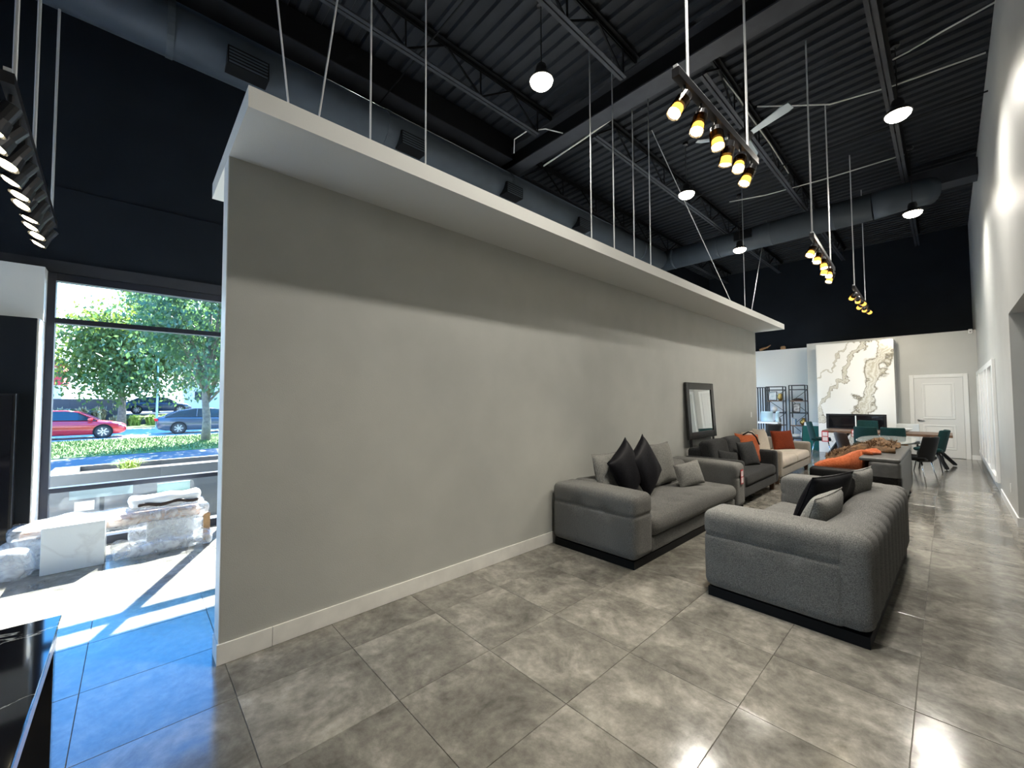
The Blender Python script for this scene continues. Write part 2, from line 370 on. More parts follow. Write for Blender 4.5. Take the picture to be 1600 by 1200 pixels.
# ---- long partition with soffit, baseboard
wp = struct(MB().box(XP - 0.165, XP, 0.414, 10.76, 0.0, 3.156).build('wall_partition', M_WALL))
struct(MB().box(-3.81, -2.47, 0.409, 10.76, 3.156, 3.272).build('trim_1', M_SOFFIT))
bb = struct(empty('baseboard_partition', (0, 0, 0)))
for a, b in ((0.400, 0.697), (0.699, 3.9), (3.902, 7.2), (7.202, 10.76)):
    MB().box(XP, XP + 0.013, a, b, 0.001, 0.123).build('baseboard_board', M_BASE, bb, bevel=0.002)
MB().box(XP - 0.165, XP, 0.401, 0.4135, 0.001, 0.123).build('baseboard_end', M_WHITE, bb)
MB().box(XP - 0.164, XP - 0.001, 0.409, 0.4139, 0.124, 3.155).build('lit_end_face', M_WHITE, wp)  # white sheet over the partition end, its daylit brightness put into the colour

# ---- right wall with opening, far walls, back wall
wr = MB().box(XR, XR + 0.2, 7.99, YB, 0, 9.0 - 2.5).box(XR, XR + 0.2, Y0, 7.99, 2.64, ZC)
wr = struct(wr.build('wall_right', M_WALLR))
struct(MB().box(XR + 0.2, 4.2, 7.99, 8.19, 0, 2.9).build('wall_alcove_far', M_WALL))
struct(MB().box(4.2, 4.35, Y0, 8.19, 0, 2.9).build('wall_alcove_side', M_WALL))
struct(MB().box(XR + 0.2, 4.35, Y0, 8.19, 2.64, 2.9).build('ceiling_alcove', M_WHITE))
struct(MB().box(-2.9, 4.35, Y0 - 0.2, Y0, 0, ZC).build('wall_rear', M_WALL))
struct(MB().box(XS - 0.2, -2.9, Y0 - 0.2, Y0, 2.985, ZC).build('wall_rear_upper', M_NAVY))
struct(MB().box(XS - 0.2, -6.1, Y0 - 0.2, Y0, 0, 2.984).build('wall_rear_pier', M_WALLR))
w4 = struct(empty('added_window', (0, Y0 - 0.1, 0)))  # unseen glazing added behind the camera to bring daylight onto the soffit
for xx in (-6.07, -4.5, -2.93): MB().box(xx - 0.03, xx + 0.03, -0.06, 0.06, 0, 2.984).build('mullion', M_FRAME, w4)
for a, b in ((-6.04, -4.53), (-4.47, -2.96)):
    for z0, z1 in ((0.0, 0.08), (0.63, 0.68), (2.45, 2.5), (2.9, 2.984)): MB().box(a, b, -0.055, 0.055, z0, z1).build('transom', M_FRAME, w4)
    for z0, z1 in ((0.081, 0.629), (0.681, 2.449), (2.501, 2.899)): MB().box(a + 0.001, b - 0.001, -0.004, 0.004, z0, z1).build('pane', M_PANE, w4)
struct(MB().box(XR - 0.013, XR, 8.03, 10.30, 0.001, 0.115).build('baseboard_right', M_WHITE))
struct(MB().box(XR - 0.013, XR + 0.22, 7.977, 8.03, 0.001, 0.115).build('baseboard_right_end', M_WHITE))
struct(MB().box(-3.02, XR, YF, YF + 0.15, 0, 3.33).build('wall_far', M_WALLR))
struct(MB().box(-3.02, -2.87, YF + 0.15, YB, 0, 3.33).build('wall_far_return', M_WALLR))
struct(MB().box(0.385, XR - 0.013, YF - 0.014, YF, 0.001, 0.115).build('baseboard_far', M_WHITE))
struct(MB().box(XS, -3.02, YB - 0.12, YB, 0, 3.36).build('wall_far_left', mat('cool_white_paint', (0.84, 0.85, 0.85), 0.6)))
struct(MB().box(XS - 0.2, XR + 0.2, YB, YB + 0.2, 0, ZC).build('wall_back', M_NAVY))

# ---- far door
d1 = struct(empty('door_1', (-0.165, YF, 0)))
fr = MB().box(-0.545, -0.455, -0.035, -0.001, 0, 2.215).box(0.455, 0.545, -0.035, -0.001, 0, 2.215).box(-0.455, 0.455, -0.035, -0.001, 2.125, 2.215)
fr.build('door_casing', M_WHITE, d1, bevel=0.006)
lf = MB().box(-0.45, 0.45, -0.02, -0.002, 0.012, 2.12).build('door_leaf', mat('door_white', (0.70, 0.71, 0.71), 0.4), d1)
for z0, z1 in ((0.22, 0.86), (1.02, 1.98)):
    p_ = MB()
    for (a0, a1, b0, b1) in ((-0.30, 0.30, z0, z0 + 0.035), (-0.30, 0.30, z1 - 0.035, z1), (-0.30, -0.265, z0 + 0.035, z1 - 0.035), (0.265, 0.30, z0 + 0.035, z1 - 0.035)):
        p_.box(a0, a1, -0.034, -0.0205, b0, b1)
    p_.build('panel_moulding', M_WHITE, lf, bevel=0.008)
    MB().box(-0.235, 0.235, -0.029, -0.0205, z0 + 0.06, z1 - 0.06).build('door_panel', M_WHITE, lf, bevel=0.01)
hd = MB().lathe([(0.028, 0), (0.028, 0.008), (0.012, 0.012), (0.012, 0.045)], (-0.385, -0.021, 0.98), 12, Matrix.Rotation(R(90), 3, 'X'))
hd.beam((-0.395, -0.065, 0.98), (-0.27, -0.065, 0.98), 0.016, 0.018).build('door_handle', M_CHROME, lf)

# ---- tall narrow white window in the right wall
w2 = struct(empty('window_2', (XR, 0, 0)))
ya, yb, za, zb = 10.38, 15.6, 0.19, 2.235
t_ = MB().box(-0.04, 0.0, ya, ya + 0.12, za, zb).box(-0.04, 0, yb - 0.12, yb, za, zb).box(-0.04, 0, ya + 0.12, yb - 0.12, zb - 0.1, zb).box(-0.055, 0, ya + 0.12, yb - 0.12, za, za + 0.1)
t_.build('window_casing', M_WHITE, w2, bevel=0.006)
for k in range(4):
    yy = ya + 0.12 + (yb - ya - 0.24) * (k + 1) / 5
    MB().box(-0.05, -0.001, yy - 0.11, yy + 0.11, za + 0.1, zb - 0.1).build('mullion', M_WHITE, w2, bevel=0.006)
for k in range(5):
    a = ya + 0.12 + (yb - ya - 0.24) * k / 5; b = ya + 0.12 + (yb - ya - 0.24) * (k + 1) / 5
    MB().box(-0.012, -0.004, a + 0.001, b - 0.001, za + 0.101, zb - 0.101).build('pane', mat('frosted_pane', (0.55, 0.57, 0.56), 0.35), w2)

# ---- storefront wall: dark upper wall, window, pier
HZ = 2.985
struct(MB().box(XS - 0.2, XS + 0.0, Y0, YB, 3.95, ZC).build('wall_left', M_NAVY))
struct(MB().box(XS - 0.2, XS + 0.015, Y0, YB, HZ + 0.14, 3.944).build('wall_left_lower', M_NAVY))
struct(MB().box(XS - 0.2, XS + 0.05, Y0, YB, HZ + 0.006, HZ + 0.138).build('trim_2', M_STEEL))
PYE = -0.70
pier = struct(MB().box(XS - 0.2, -6.13, Y0, PYE, 0, 2.43).build('wall_pier', M_WHITE))
MB().box(-6.129, -6.10, Y0, PYE - 0.012, 0.002, 2.425).build('dark_panel', mat('charcoal_panel', (0.007, 0.009, 0.012), 0.5, spec=0.12), pier)
struct(MB().box(XS - 0.2, -6.30, Y0, PYE + 0.005, 2.432, 2.99).build('wall_bulkhead', M_WALLR))
def storefront(name, ylist, zs, first):
    wn = struct(empty(name, (XS, 0, 0)))
    y0_, y1_ = ylist[0], ylist[-1]
    for yy in ylist: MB().box(-0.06, 0.06, yy - 0.03, yy + 0.03, 0.0, HZ).build('mullion', M_FRAME, wn)
    for zz, hh in zs:
        for a, b in zip(ylist[:-1], ylist[1:]):
            MB().box(-0.055, 0.055, a + 0.03, b - 0.03, zz - hh / 2, zz + hh / 2).build('transom', M_FRAME, wn)
    for a, b in zip(ylist[:-1], ylist[1:]):
        for (z0, h0), (z1, h1) in zip(zs[:-1], zs[1:]):
            MB().box(-0.004, 0.004, a + 0.031, b - 0.031, z0 + h0 / 2 + 0.001, z1 - h1 / 2 - 0.001).build('pane', M_PANE, wn)
    return wn
ZS = [(0.045, 0.09), (0.655, 0.05), (2.475, 0.055), (HZ - 0.04, 0.08)]
storefront('window_1', [-0.665, 0.98, 2.65, 4.3, 5.95], ZS, True)
storefront('window_unseen', [7.2, 8.85, 10.5, 12.15, 13.8, 15.45, 17.1], ZS, False)  # unseen bays behind the partition, extended to bring in more daylight
struct(MB().box(XS - 0.2, XS + 0.05, 5.985, 7.165, 0, HZ - 0.002).build('wall_left_pier', M_WALLR))

# ---- ceiling: ribbed steel deck
pitch = 0.2; dep = 0.042; prof = []
yy = Y0
while yy < YB:
    prof += [(yy, 0), (yy + 0.085, 0), (yy + 0.105, dep), (yy + 0.18, dep)]; yy += pitch
prof.append((yy, 0))
V = []; F = []
for (a, z) in prof: V += [(XS - 0.2, a, ZC + z), (XR + 0.2, a, ZC + z)]
for i in range(len(prof) - 1): F.append((2 * i, 2 * i + 1, 2 * i + 3, 2 * i + 2))
dk = MB(); dk.add(V, F); ceil = struct(dk.build('ceiling', M_DECK))
struct(MB().box(XS - 0.2, XR + 0.2, Y0 - 0.2, YB + 0.2, ZC + 0.06, ZC + 0.2).build('ceiling_roof', M_STEELB))

# ================================================================== CEILING STEEL
def joist(xj, y0, y1, label, zb_=6.0, zt=6.47, panel=1.22):
    t = thing('steel_joist', label, 'joist', (xj, y0, zb_), 0, 'open web steel joists under the roof deck')
    L = y1 - y0; H_ = zt - zb_
    for s in (-1, 1):
        MB().box(s * 0.03 - 0.022, s * 0.03 + 0.022, 0.35, L - 0.35, -0.004, 0.004).box(s * 0.012 - 0.004, s * 0.012 + 0.004, 0.35, L - 0.35, 0.0045, 0.05).build('bottom_chord', M_STEEL, t)
        MB().box(s * 0.034 - 0.026, s * 0.034 + 0.026, 0, L, H_ - 0.004, H_ + 0.004).box(s * 0.012 - 0.004, s * 0.012 + 0.004, 0, L, H_ - 0.055, H_ - 0.0045).build('top_chord', M_STEELB, t)
    n = max(2, round((L - 0.7) / panel)); p = (L - 0.7) / n
    for k in range(n):
        a = 0.35 + k * p
        MB().beam((0, a, 0.03), (0, a + p / 2, H_ - 0.03), 0.022, 0.022).build('web_diagonal', M_STEELB, t)
        MB().beam((0, a + p / 2, H_ - 0.03), (0, a + p, 0.03), 0.022, 0.022).build('web_diagonal', M_STEELB, t)
        MB().beam((0, a + p, 0.03), (0, a + p, H_ - 0.03), 0.018, 0.018).build('web_vertical', M_STEELB, t)
    return t
YBM = 5.2
for xj, nm in ((-6.17, 'black open web steel joist nearest the dark storefront wall, in front of the girder'), (-4.52, 'black open web steel joist above the soffit, left of the nearest lit ceiling lamp'), (-2.90, 'black open web steel joist right of the nearest lit ceiling lamp'), (-1.28, 'black open web steel joist above the nearest hanging light rail, in front of the girder')):
    joist(xj, Y0 + 0.02, YBM - 0.02, nm)
for xj, nm in ((-5.60, 'black open web steel joist above the wall duct beyond the girder'), (-3.89, 'black open web steel joist beside the second lit ceiling lamp beyond the girder'), (-2.13, 'black open web steel joist behind the ceiling fan beyond the girder'), (-0.45, 'black open web steel joist by the ceiling lamp nearest the pale right wall')):
    joist(xj, YBM + 0.02, 16.9, nm)
g = thing('steel_girder', 'thick black steel girder crossing the ceiling between joists', 'girder', (0, YBM, 5.93))
MB().box(XS + 0.0, XR - 0.002, -0.14, 0.14, 0, 0.022).build('bottom_flange', M_STEEL, g)
MB().box(XS + 0.0, XR - 0.002, -0.14, 0.14, 0.35, 0.372).build('top_flange', M_STEEL, g)
MB().box(XS + 0.0, XR - 0.002, -0.012, 0.012, 0.022, 0.35).build('web_plate', M_STEELB, g)
g = thing('wall_girder', 'deep black girder running above the wall duct', 'girder', (-5.68, Y0, 6.05))
MB().box(-0.30, 0.315, 0.01, YBM - 0.15 - Y0, 0, 0.016).build('bottom_flange', M_STEEL, g)
MB().box(-0.28, 0.29, 0.01, YBM - 0.15 - Y0, 0.017, 0.42).build('web_box', M_STEELB, g)
# bracing bridging rods across joists
for yy, nm in ((2.6, 'thin dark bridging bar across joists in front of the girder'), (9.0, 'thin dark bridging bar across joists beyond the girder')):
    tag(MB().tube([(XS + 0.02, yy, 6.055), (XR - 0.01, yy, 6.055)], 0.012, 6).build('bridging_bar', M_STEELB), nm, 'bar')

# ---- ducts
def ring(mb, c, r, ax, wd, n=28):
    pass
du = thing('wall_duct', 'long round grey duct running along the dark storefront wall', 'duct', (-5.55, 0, 5.58))
MB().tube([(0, Y0 + 0.02, 0), (0, 10.95, 0)], 0.27, 32).build('duct_pipe', M_DUCT, du, smooth=True)
for yy in (-2.2, 0.2, 2.6, 5.0, 7.4, 9.8):
    MB().tube([(0, yy - 0.03, 0), (0, yy + 0.03, 0)], 0.278, 32).build('duct_collar', M_DUCT, du, smooth=False)
for yy in (0.87, 2.95, 5.0, 7.1):
    gx = MB().box(0.10, 0.30, yy - 0.2, yy + 0.2, -0.27, -0.07).build('duct_grille', M_STEELB, du)
    for q in range(5):
        MB().box(0.301, 0.308, yy - 0.185, yy + 0.185, -0.258 + q * 0.037, -0.241 + q * 0.037).build('louvre', M_DUCT, gx)
du = thing('cross_duct', 'round grey duct crossing the far end of the hall', 'duct', (0, 11.3, 5.62))
MB().tube([(-5.9, 0, 0), (-0.95, 0, 0)], 0.28, 32).build('duct_pipe', M_DUCT, du, smooth=True)
MB().tube([(-0.95, 0, 0), (-0.6, 0.02, 0.03), (-0.3, 0.1, 0.07), (-0.1, 0.25, 0.10)], [0.28, 0.27, 0.26, 0.26], 24).build('duct_elbow', M_DUCT, du, smooth=True)
for xx in (-5.2, -4.0, -2.8, -1.6):
    MB().tube([(xx - 0.03, 0, 0), (xx + 0.03, 0, 0)], 0.288, 32).build('duct_collar', M_DUCT, du)
gx = MB().box(-3.55, -3.15, -0.32, -0.16, -0.06, 0.16).build('duct_grille', M_STEELB, du)
tag(MB().box(-0.45, XR - 0.004, 11.95, 12.35, 5.95, 6.3).build('bulkhead_beam', M_STEEL, bevel=0.01), 'boxed dark grey beam above the cross duct by the pale right wall', 'beam')

# ---- conduits and rods
def wire(name, pts, r, m, label, cat, group=None, n=6): return tag(MB().tube(pts, r, n).build(name, m, smooth=True), label, cat, group)
wire('conduit', [(-5.0, 5.5, 5.95), (-4.1, 5.5, 6.02), (-2.9, 5.48, 6.12), (-1.3, 5.5, 6.13), (0.5, 5.5, 6.13)], 0.014, M_CONDUIT, 'white cable conduit running along the far side of the girder', 'conduit')
wire('conduit', [(-1.9, 7.1, 6.2), (-1.1, 7.8, 6.15), (-0.4, 8.1, 6.2), (0.5, 8.3, 6.24)], 0.011, M_CONDUIT, 'thin white conduit crossing behind the tall hanging rods near the right wall', 'conduit')
wire('conduit', [(-3.3, 10.0, 6.15), (-2.6, 10.2, 6.12), (-1.6, 10.3, 6.1), (-0.4, 10.4, 6.12)], 0.011, M_CONDUIT, 'thin white conduit just in front of the cross duct', 'conduit')
wire('conduit', [(-0.35, 7.3, 6.1), (-0.2, 7.6, 6.3), (0.1, 7.5, 6.3), (0.54, 7.4, 6.3)], 0.011, M_CONDUIT, 'bent white conduit reaching the top of the pale right wall', 'conduit')
wire('loose_cable', [(-2.05, 6.1, 6.2), (-2.0, 6.6, 6.12), (-2.04, 7.2, 6.18), (-2.0, 8.2, 6.1), (-2.05, 9.6, 6.15)], 0.010, M_CONDUIT, 'loose white cable looped along the joist behind the ceiling fan', 'cable')
wire('loose_cable', [(-4.85, 4.6, 5.75), (-4.86, 4.62, 6.0), (-4.7, 4.75, 6.12), (-4.4, 4.9, 6.08), (-4.2, 5.1, 6.0)], 0.010, M_CONDUIT, 'loose white cable looped near the wall end of the girder', 'cable')
XROD = -3.13
for k, (yy, nm) in enumerate(((1.36, 'first'), (1.872, 'second'), (4.37, 'third'), (4.905, 'fourth'), (5.445, 'fifth'), (5.937, 'sixth'), (10.32, 'last'))):
    wire('hanger_rod', [(XROD, yy, 3.273), (XROD, yy, 6.4995)], 0.008, M_ROD, 'straight grey hanger rod holding the soffit, %s from the window end' % nm, 'rod', 'rods hanging the soffit')
wire('stay_cable', [(XROD, 0.81, 3.273), (XROD, 0.45, 6.4)], 0.007, M_ROD, 'slanted stay cable at the window end of the soffit, leaning left', 'cable', 'stay cables of the soffit')
wire('stay_cable', [(XROD, 0.91, 3.273), (XROD, 1.3, 6.4)], 0.007, M_ROD, 'slanted stay cable at the window end of the soffit, leaning right', 'cable', 'stay cables of the soffit')
wire('stay_cable', [(XROD, 10.05, 3.273), (XROD, 6.05, 5.95)], 0.007, M_ROD, 'slanted stay cable at the far end of the soffit, leaning left', 'cable', 'stay cables of the soffit')
wire('stay_cable', [(XROD, 10.55, 3.273), (XROD, 12.2, 6.3)], 0.007, M_ROD, 'slanted stay cable at the far end of the soffit, leaning right', 'cable', 'stay cables of the soffit')

# ---- high bay pendants
def pendant(x_, y_, z_, label):
    t = thing('pendant_lamp', label, 'lamp', (x_, y_, z_), 0, 'round pendant lamps under the roof deck')
    MB().lathe([(0.02, ZC - z_ - 0.001), (0.05, ZC - z_ - 0.002), (0.05, ZC - z_ - 0.05), (0.012, ZC - z_ - 0.06)], n=12).build('ceiling_cup', M_BLACK, t)
    MB().tube([(0, 0, 0.2), (0, 0, ZC - z_ - 0.06)], 0.007, 6).build('cord', M_BLACK, t)
    MB().lathe([(0.025, 0.2), (0.06, 0.19), (0.075, 0.13), (0.07, 0.08), (0.12, 0.05), (0.155, 0.0), (0.15, -0.004), (0.05, 0.01)], n=24).build('housing', M_BLACK, t, smooth=True)
    MB().lathe([(0.14, -0.005), (0.13, -0.035), (0.10, -0.065), (0.05, -0.082), (0.002, -0.086)], n=24).build('lens', M_LAMP, t, smooth=True)
    ld = bpy.data.lights.new('pendant_light', 'SPOT'); ld.spot_size = R(160); ld.spot_blend = 1.0; ld.energy = PENDANT_W; ld.color = (1.0, 0.945, 0.855); ld.shadow_soft_size = 0.10
    lo = bpy.data.objects.new('pendant_light', ld); COL.objects.link(lo); lo.parent = t; lo.location = (0, 0, -0.1)
for x_, y_, z_, nm in ((-3.27, 3.57, 5.5, 'lit round pendant lamp in front of the girder, above the soffit'), (-3.27, 7.63, 5.5, 'lit round pendant lamp just beyond the girder, above the soffit'), (-3.28, 10.55, 5.17, 'lit round pendant lamp hanging below the cross duct'),
                       (-0.34, 7.61, 5.5, 'lit round pendant lamp near the top of the pale right wall'), (-0.345, 11.0, 5.19, 'lit round pendant lamp by the right wall at the far end of the hall'),
                       (-0.80, 2.45, 5.5, 'added round pendant lamp overhead out of view, nearest the photographer on the right')):  # last pendant added out of view, placed for the soffit's shadow line
    pendant(x_, y_, z_, nm)

# ---- suspended rails with spotlights
def track(name_label, a, b, n, yaw_rods, aim_fn, zrod=6.4995, big=1.0, cone=62, sleeve=True):
    a = Vector(a); b = Vector(b); d = (b - a); L = d.length; u = d.normalized()
    t = thing('track_light', name_label, 'track light', a, 0, 'suspended track lights')
    MB().beam((0, 0, 0), d, 0.05, 0.06).build('rail', M_BLACK, t)
    MB().beam(Vector((0, 0, 0.042)), d + Vector((0, 0, 0.042)), 0.03, 0.018).build('support_bar', M_ROD, t)
    for f_ in yaw_rods:
        p = d * f_
        MB().tube([p + Vector((0, 0, 0.05)), Vector((p.x, p.y, zrod - a.z))], 0.010, 6).build('hanging_rod', M_ROD, t)
    side = u.cross(Vector((0, 0, 1)))
    for k in range(n):
        f_ = (k + 0.5) / n; p = d * f_
        aim = aim_fn(a + p, k).normalized()
        q = aim.to_track_quat('-Z', 'Y').to_matrix()
        c = p + Vector((0, 0, -0.11))
        MB().tube([p + Vector((0, 0, -0.03)), c], 0.012, 6).build('lamp_stem', M_BLACK, t)
        h = MB().lathe([(0.02, 0.03), (0.042, 0.02), (0.042, -0.08), (0.036, -0.082)], c, 14, q).build('lamp_head', M_BLACK, t, smooth=False)
        if sleeve: MB().lathe([(0.052, -0.03), (0.052, -0.165), (0.050, -0.165), (0.050, -0.03)], c, 14, q).build('glass_sleeve', M_AMBER, h)
        if not sleeve: MB().lathe([(0.046, -0.075), (0.060, -0.155), (0.058, -0.155), (0.044, -0.075)], c, 16, q).build('reflector_cup', M_BLACK, h)
        MB().lathe([(0.040, -0.100), (0.044, -0.155), (0.03, -0.163), (0.002, -0.165)], c, 14, q).build('lens', M_SPOTL, h)
        if SPOT_W:
            ld = bpy.data.lights.new('spot_light', 'SPOT'); ld.energy = SPOT_W * big; ld.color = (1.0, 0.90, 0.72); ld.spot_size = R(cone); ld.spot_blend = 0.8; ld.shadow_soft_size = 0.035
            lo = bpy.data.objects.new('spot_light', ld); COL.objects.link(lo); lo.parent = t
            lo.matrix_local = Matrix.Translation(c + q @ Vector((0, 0, -0.19))) @ q.to_4x4()
def aim_down(dx):
    def f(p, k): return Vector((dx + 0.12 * ((k * 37) % 5 - 2), -0.30 + 0.2 * ((k * 53) % 4 - 1.5), -1))
    return f
track('long hanging track light with six amber spotlights, nearest the camera', (-1.18, 2.62, 3.8), (-1.15, 4.20, 3.8), 6, (0.12, 0.87), aim_down(-0.08))
track('hanging track light with six spotlights below the cross duct, middle of the three', (-1.17, 6.60, 3.78), (-1.25, 8.65, 3.78), 6, (0.02, 0.85), aim_down(-0.08))
track('smallest hanging track light, furthest into the hall before the black wall', (-1.19, 10.33, 3.78), (-1.24, 12.8, 3.78), 6, (0.06, 0.86), lambda p, k: Vector((0.5 * (k % 3 - 1) - 0.12, 1.0, -0.42)), 6.4995, 0.9, 84)
track('hanging track light at the left edge with its lamps seen edge-on', (-3.30, -0.52, 3.30), (-5.80, -0.60, 3.30), 10, (0.08, 0.42, 0.93), lambda p, k: Vector((0.10 + 0.12 * (k % 3 - 1), -0.45 - 0.15 * (k % 2), -1)), 6.4995, 1.0, 62, False)

# ---- ceiling fan
def fan(loc, rot, label):
    t = thing('ceiling_fan', label, 'fan', loc, rot)
    MB().tube([(0, 0, 0.06), (0, 0, ZC - loc[2] - 0.002)], 0.016, 8).build('downrod', M_BLACK, t)
    MB().lathe([(0.03, 0.1), (0.11, 0.08), (0.12, 0.0), (0.09, -0.05), (0.01, -0.06)], n=20).build('motor', M_BLACK, t, smooth=True)
    for k in range(3):
        a = 2 * math.pi * k / 3
        bl = MB().add([(0.10, -0.035, 0.012), (0.62, -0.085, 0.02), (0.70, -0.06, 0.02), (0.70, 0.05, -0.012), (0.62, 0.06, -0.016), (0.10, 0.04, -0.008)], [(0,1,2,3,4,5)])
        bl.add([(p[0], p[1], p[2] - 0.008) for p in bl.v[:6]], [(5,4,3,2,1,0)])
        bl.f += [(i, 6 + i, 6 + (i + 1) % 6, (i + 1) % 6) for i in range(6)]
        bl.xf(Matrix.Rotation(a, 4, 'Z')); bl.build('fan_blade', mat('silver_blade', (0.42, 0.48, 0.52), 0.3, metal=0.4), t)
fan((-1.98, 6.75, 5.6), R(-22), 'grey three-blade ceiling fan behind the nearest track light')
fan((-1.20, 3.85, 5.6), R(78), 'grey three-blade ceiling fan cut by the top of the picture')

# ================================================================== FURNITURE
def groove(v, c, wdt): return math.exp(-((v - c) / wdt) ** 2)
def low_sofa(label, loc, rotz, L, D, H, fab, channels=False):
    t = thing('sofa', label, 'sofa', loc, rotz, 'grey tweed block sofas')
    aw, bt = 0.36, 0.34
    MB().box(-L / 2 + 0.03, L / 2 - 0.03, -D / 2 + 0.03, D / 2 - 0.03, 0.001, 0.075).build('plinth', M_STEELB, t)
    zc = (0.076 + H) / 2; hz = H - 0.076
    for s in (-1, 1):
        def dsp(q, n, s=s):
            z = q.z + zc
            for yb_ in (-0.16, 0.17):
                if n.x * s > 0.3: q = q - Vector((s, 0, 0)) * 0.022 * math.exp(-(((q.y - yb_) / 0.075) ** 2 + ((z - H + 0.19) / 0.06) ** 2))
                if n.x * s > 0.3: q = q - Vector((s, 0, 0)) * 0.004 * groove(q.y, yb_, 0.012)
            if n.x * s > 0.3 or n.y > 0.3: q = q - n * 0.012 * groove(z, H - 0.19, 0.014)
            if n.z > 0.3: q = q + Vector((0, 0, 0.012 * math.cos(q.y * 3.0)))
            return q
        dd = D - (0.13 if channels else 0.006); oy = 0.065 if channels else 0.003
        o = softbox(aw, dd, hz, 0.068, (5, 40, 34), dsp, (s * (L / 2 - aw / 2 - 0.002), oy, zc)).build('arm', fab, t, smooth=True)
    def dspb(q, n):
        z = q.z + zc
        if channels and n.y < -0.2:
            k = abs(math.sin(math.pi * (q.x) / 0.215)); q = q - n * 0.028 * (1 - k) ** 2.2 * max(0.0, min(1, (z - 0.1) / 0.08))
        if n.z > 0.3: q = q + Vector((0, 0, 0.012 * math.sin(q.x * 5 + 1)))
        return q
    softbox(L - 0.022 if channels else L - 2 * aw + 0.06, bt, hz, 0.085, (96 if channels else 20, 4, 8), dspb, (0, -D / 2 + bt / 2, zc)).build('backrest', fab, t, smooth=True)
    iw = L - 2 * aw - 0.012
    softbox(iw, D - bt - 0.02, 0.14, 0.02, (8, 3, 3), None, (0, (bt - 0.03) / 2 + 0.0, 0.148)).build('seat_rail', fab, t, smooth=True)
    def dsps(q, n):
        z = q.z
        if n.z > 0.3:
            for i in range(-4, 5):
                for j in (-0.14, 0.16):
                    q = q - Vector((0, 0, 0.022 * math.exp(-(((q.x - i * 0.42) / 0.07) ** 2 + ((q.y - j) / 0.07) ** 2))))
            q = q + Vector((0, 0, 0.016 * math.cos(q.x * 2.2)))
        return q
    softbox(iw, D - bt + 0.02, 0.205, 0.085, (44, 16, 3), dsps, (0, bt / 2 + 0.005, 0.325)).build('seat_cushion', fab, t, smooth=True)
    return t
low_sofa('grey tweed block sofa against the partition wall with black cushions', (-2.525, 4.935, 0), R(-90), 3.03, 1.03, 0.68, F_GREY)
low_sofa('grey tweed sofa in the foreground with its channelled back to the aisle', (-0.855, 4.65, 0), R(90 - 1.2), 2.44, 1.06, 0.69, F_GREY, True)
# red and white price tag on a sofa arm
def price_tag(loc, rotz, label, sc=1.0, tilt=0.0):
    t = thing('price_tag', label, 'tag', loc, rotz, 'red and white price tags')
    MB().box(-0.05 * sc, 0.05 * sc, -0.003, 0, -0.20 * sc, 0).build('card', mat('red_card', (0.45, 0.02, 0.03), 0.5), t)
    for z0 in (-0.095, -0.185):
        MB().box(-0.038 * sc, 0.038 * sc, -0.0045, -0.0031, z0 * sc, (z0 + 0.075) * sc).build('print_field', mat('white_card', (0.75, 0.66, 0.66), 0.5), t)
price_tag((-2.0, 6.27, 0.6), R(90), 'red and white price tag on the arm of the grey tweed sofa by the wall', 1.0)

def pillow(name, label, wd, ht, tk, m, loc, rot, group=None, cat='cushion', pinch=0.07, seam=True):
    n = 18; V = []; F = []
    for s in (1, -1):
        for i in range(n + 1):
            for j in range(n + 1):
                u = -1 + 2 * i / n; v = -1 + 2 * j / n
                x_ = u * wd / 2 * (1 - pinch * (1 - v * v) * abs(u)); z_ = v * ht / 2 * (1 - pinch * (1 - u * u) * abs(v))
                y_ = s * tk / 2 * (max(0, 1 - u ** 2) * max(0, 1 - v ** 2)) ** 0.42 * (1 + 0.06 * math.sin(5 * u + 3 * v * s))
                V.append((x_, y_, z_ + ht / 2))
    N = (n + 1) ** 2
    for s in (0, 1):
        for i in range(n):
            for j in range(n):
                a = s * N + i * (n + 1) + j; q = (a, a + 1, a + n + 2, a + n + 1); F.append(q if s == 0 else q[::-1])
    mb = MB(); mb.v = V; mb.f = F
    me_o = mb.build(name, m, smooth=True, loc=loc, rot=rot)
    bm = bmesh.new(); bm.from_mesh(me_o.data); bmesh.ops.remove_doubles(bm, verts=bm.verts, dist=0.0004); bm.to_mesh(me_o.data); bm.free()
    tag(me_o, label, cat, group)
    if seam:
        pts = []
        for (u0, v0, u1, v1) in ((-1,-1,1,-1),(1,-1,1,1),(1,1,-1,1),(-1,1,-1,-1)):
            for k in range(8):
                u = u0 + (u1 - u0) * k / 8; v = v0 + (v1 - v0) * k / 8
                pts.append((u * wd / 2 * (1 - pinch * (1 - v * v) * abs(u)), 0, v * ht / 2 * (1 - pinch * (1 - u * u) * abs(v)) + ht / 2))
        pts.append(pts[0]); MB().tube(pts, 0.004, 5, False).build('piping', m, me_o, smooth=True)
    return me_o
G1 = 'cushions on the grey tweed sofas'
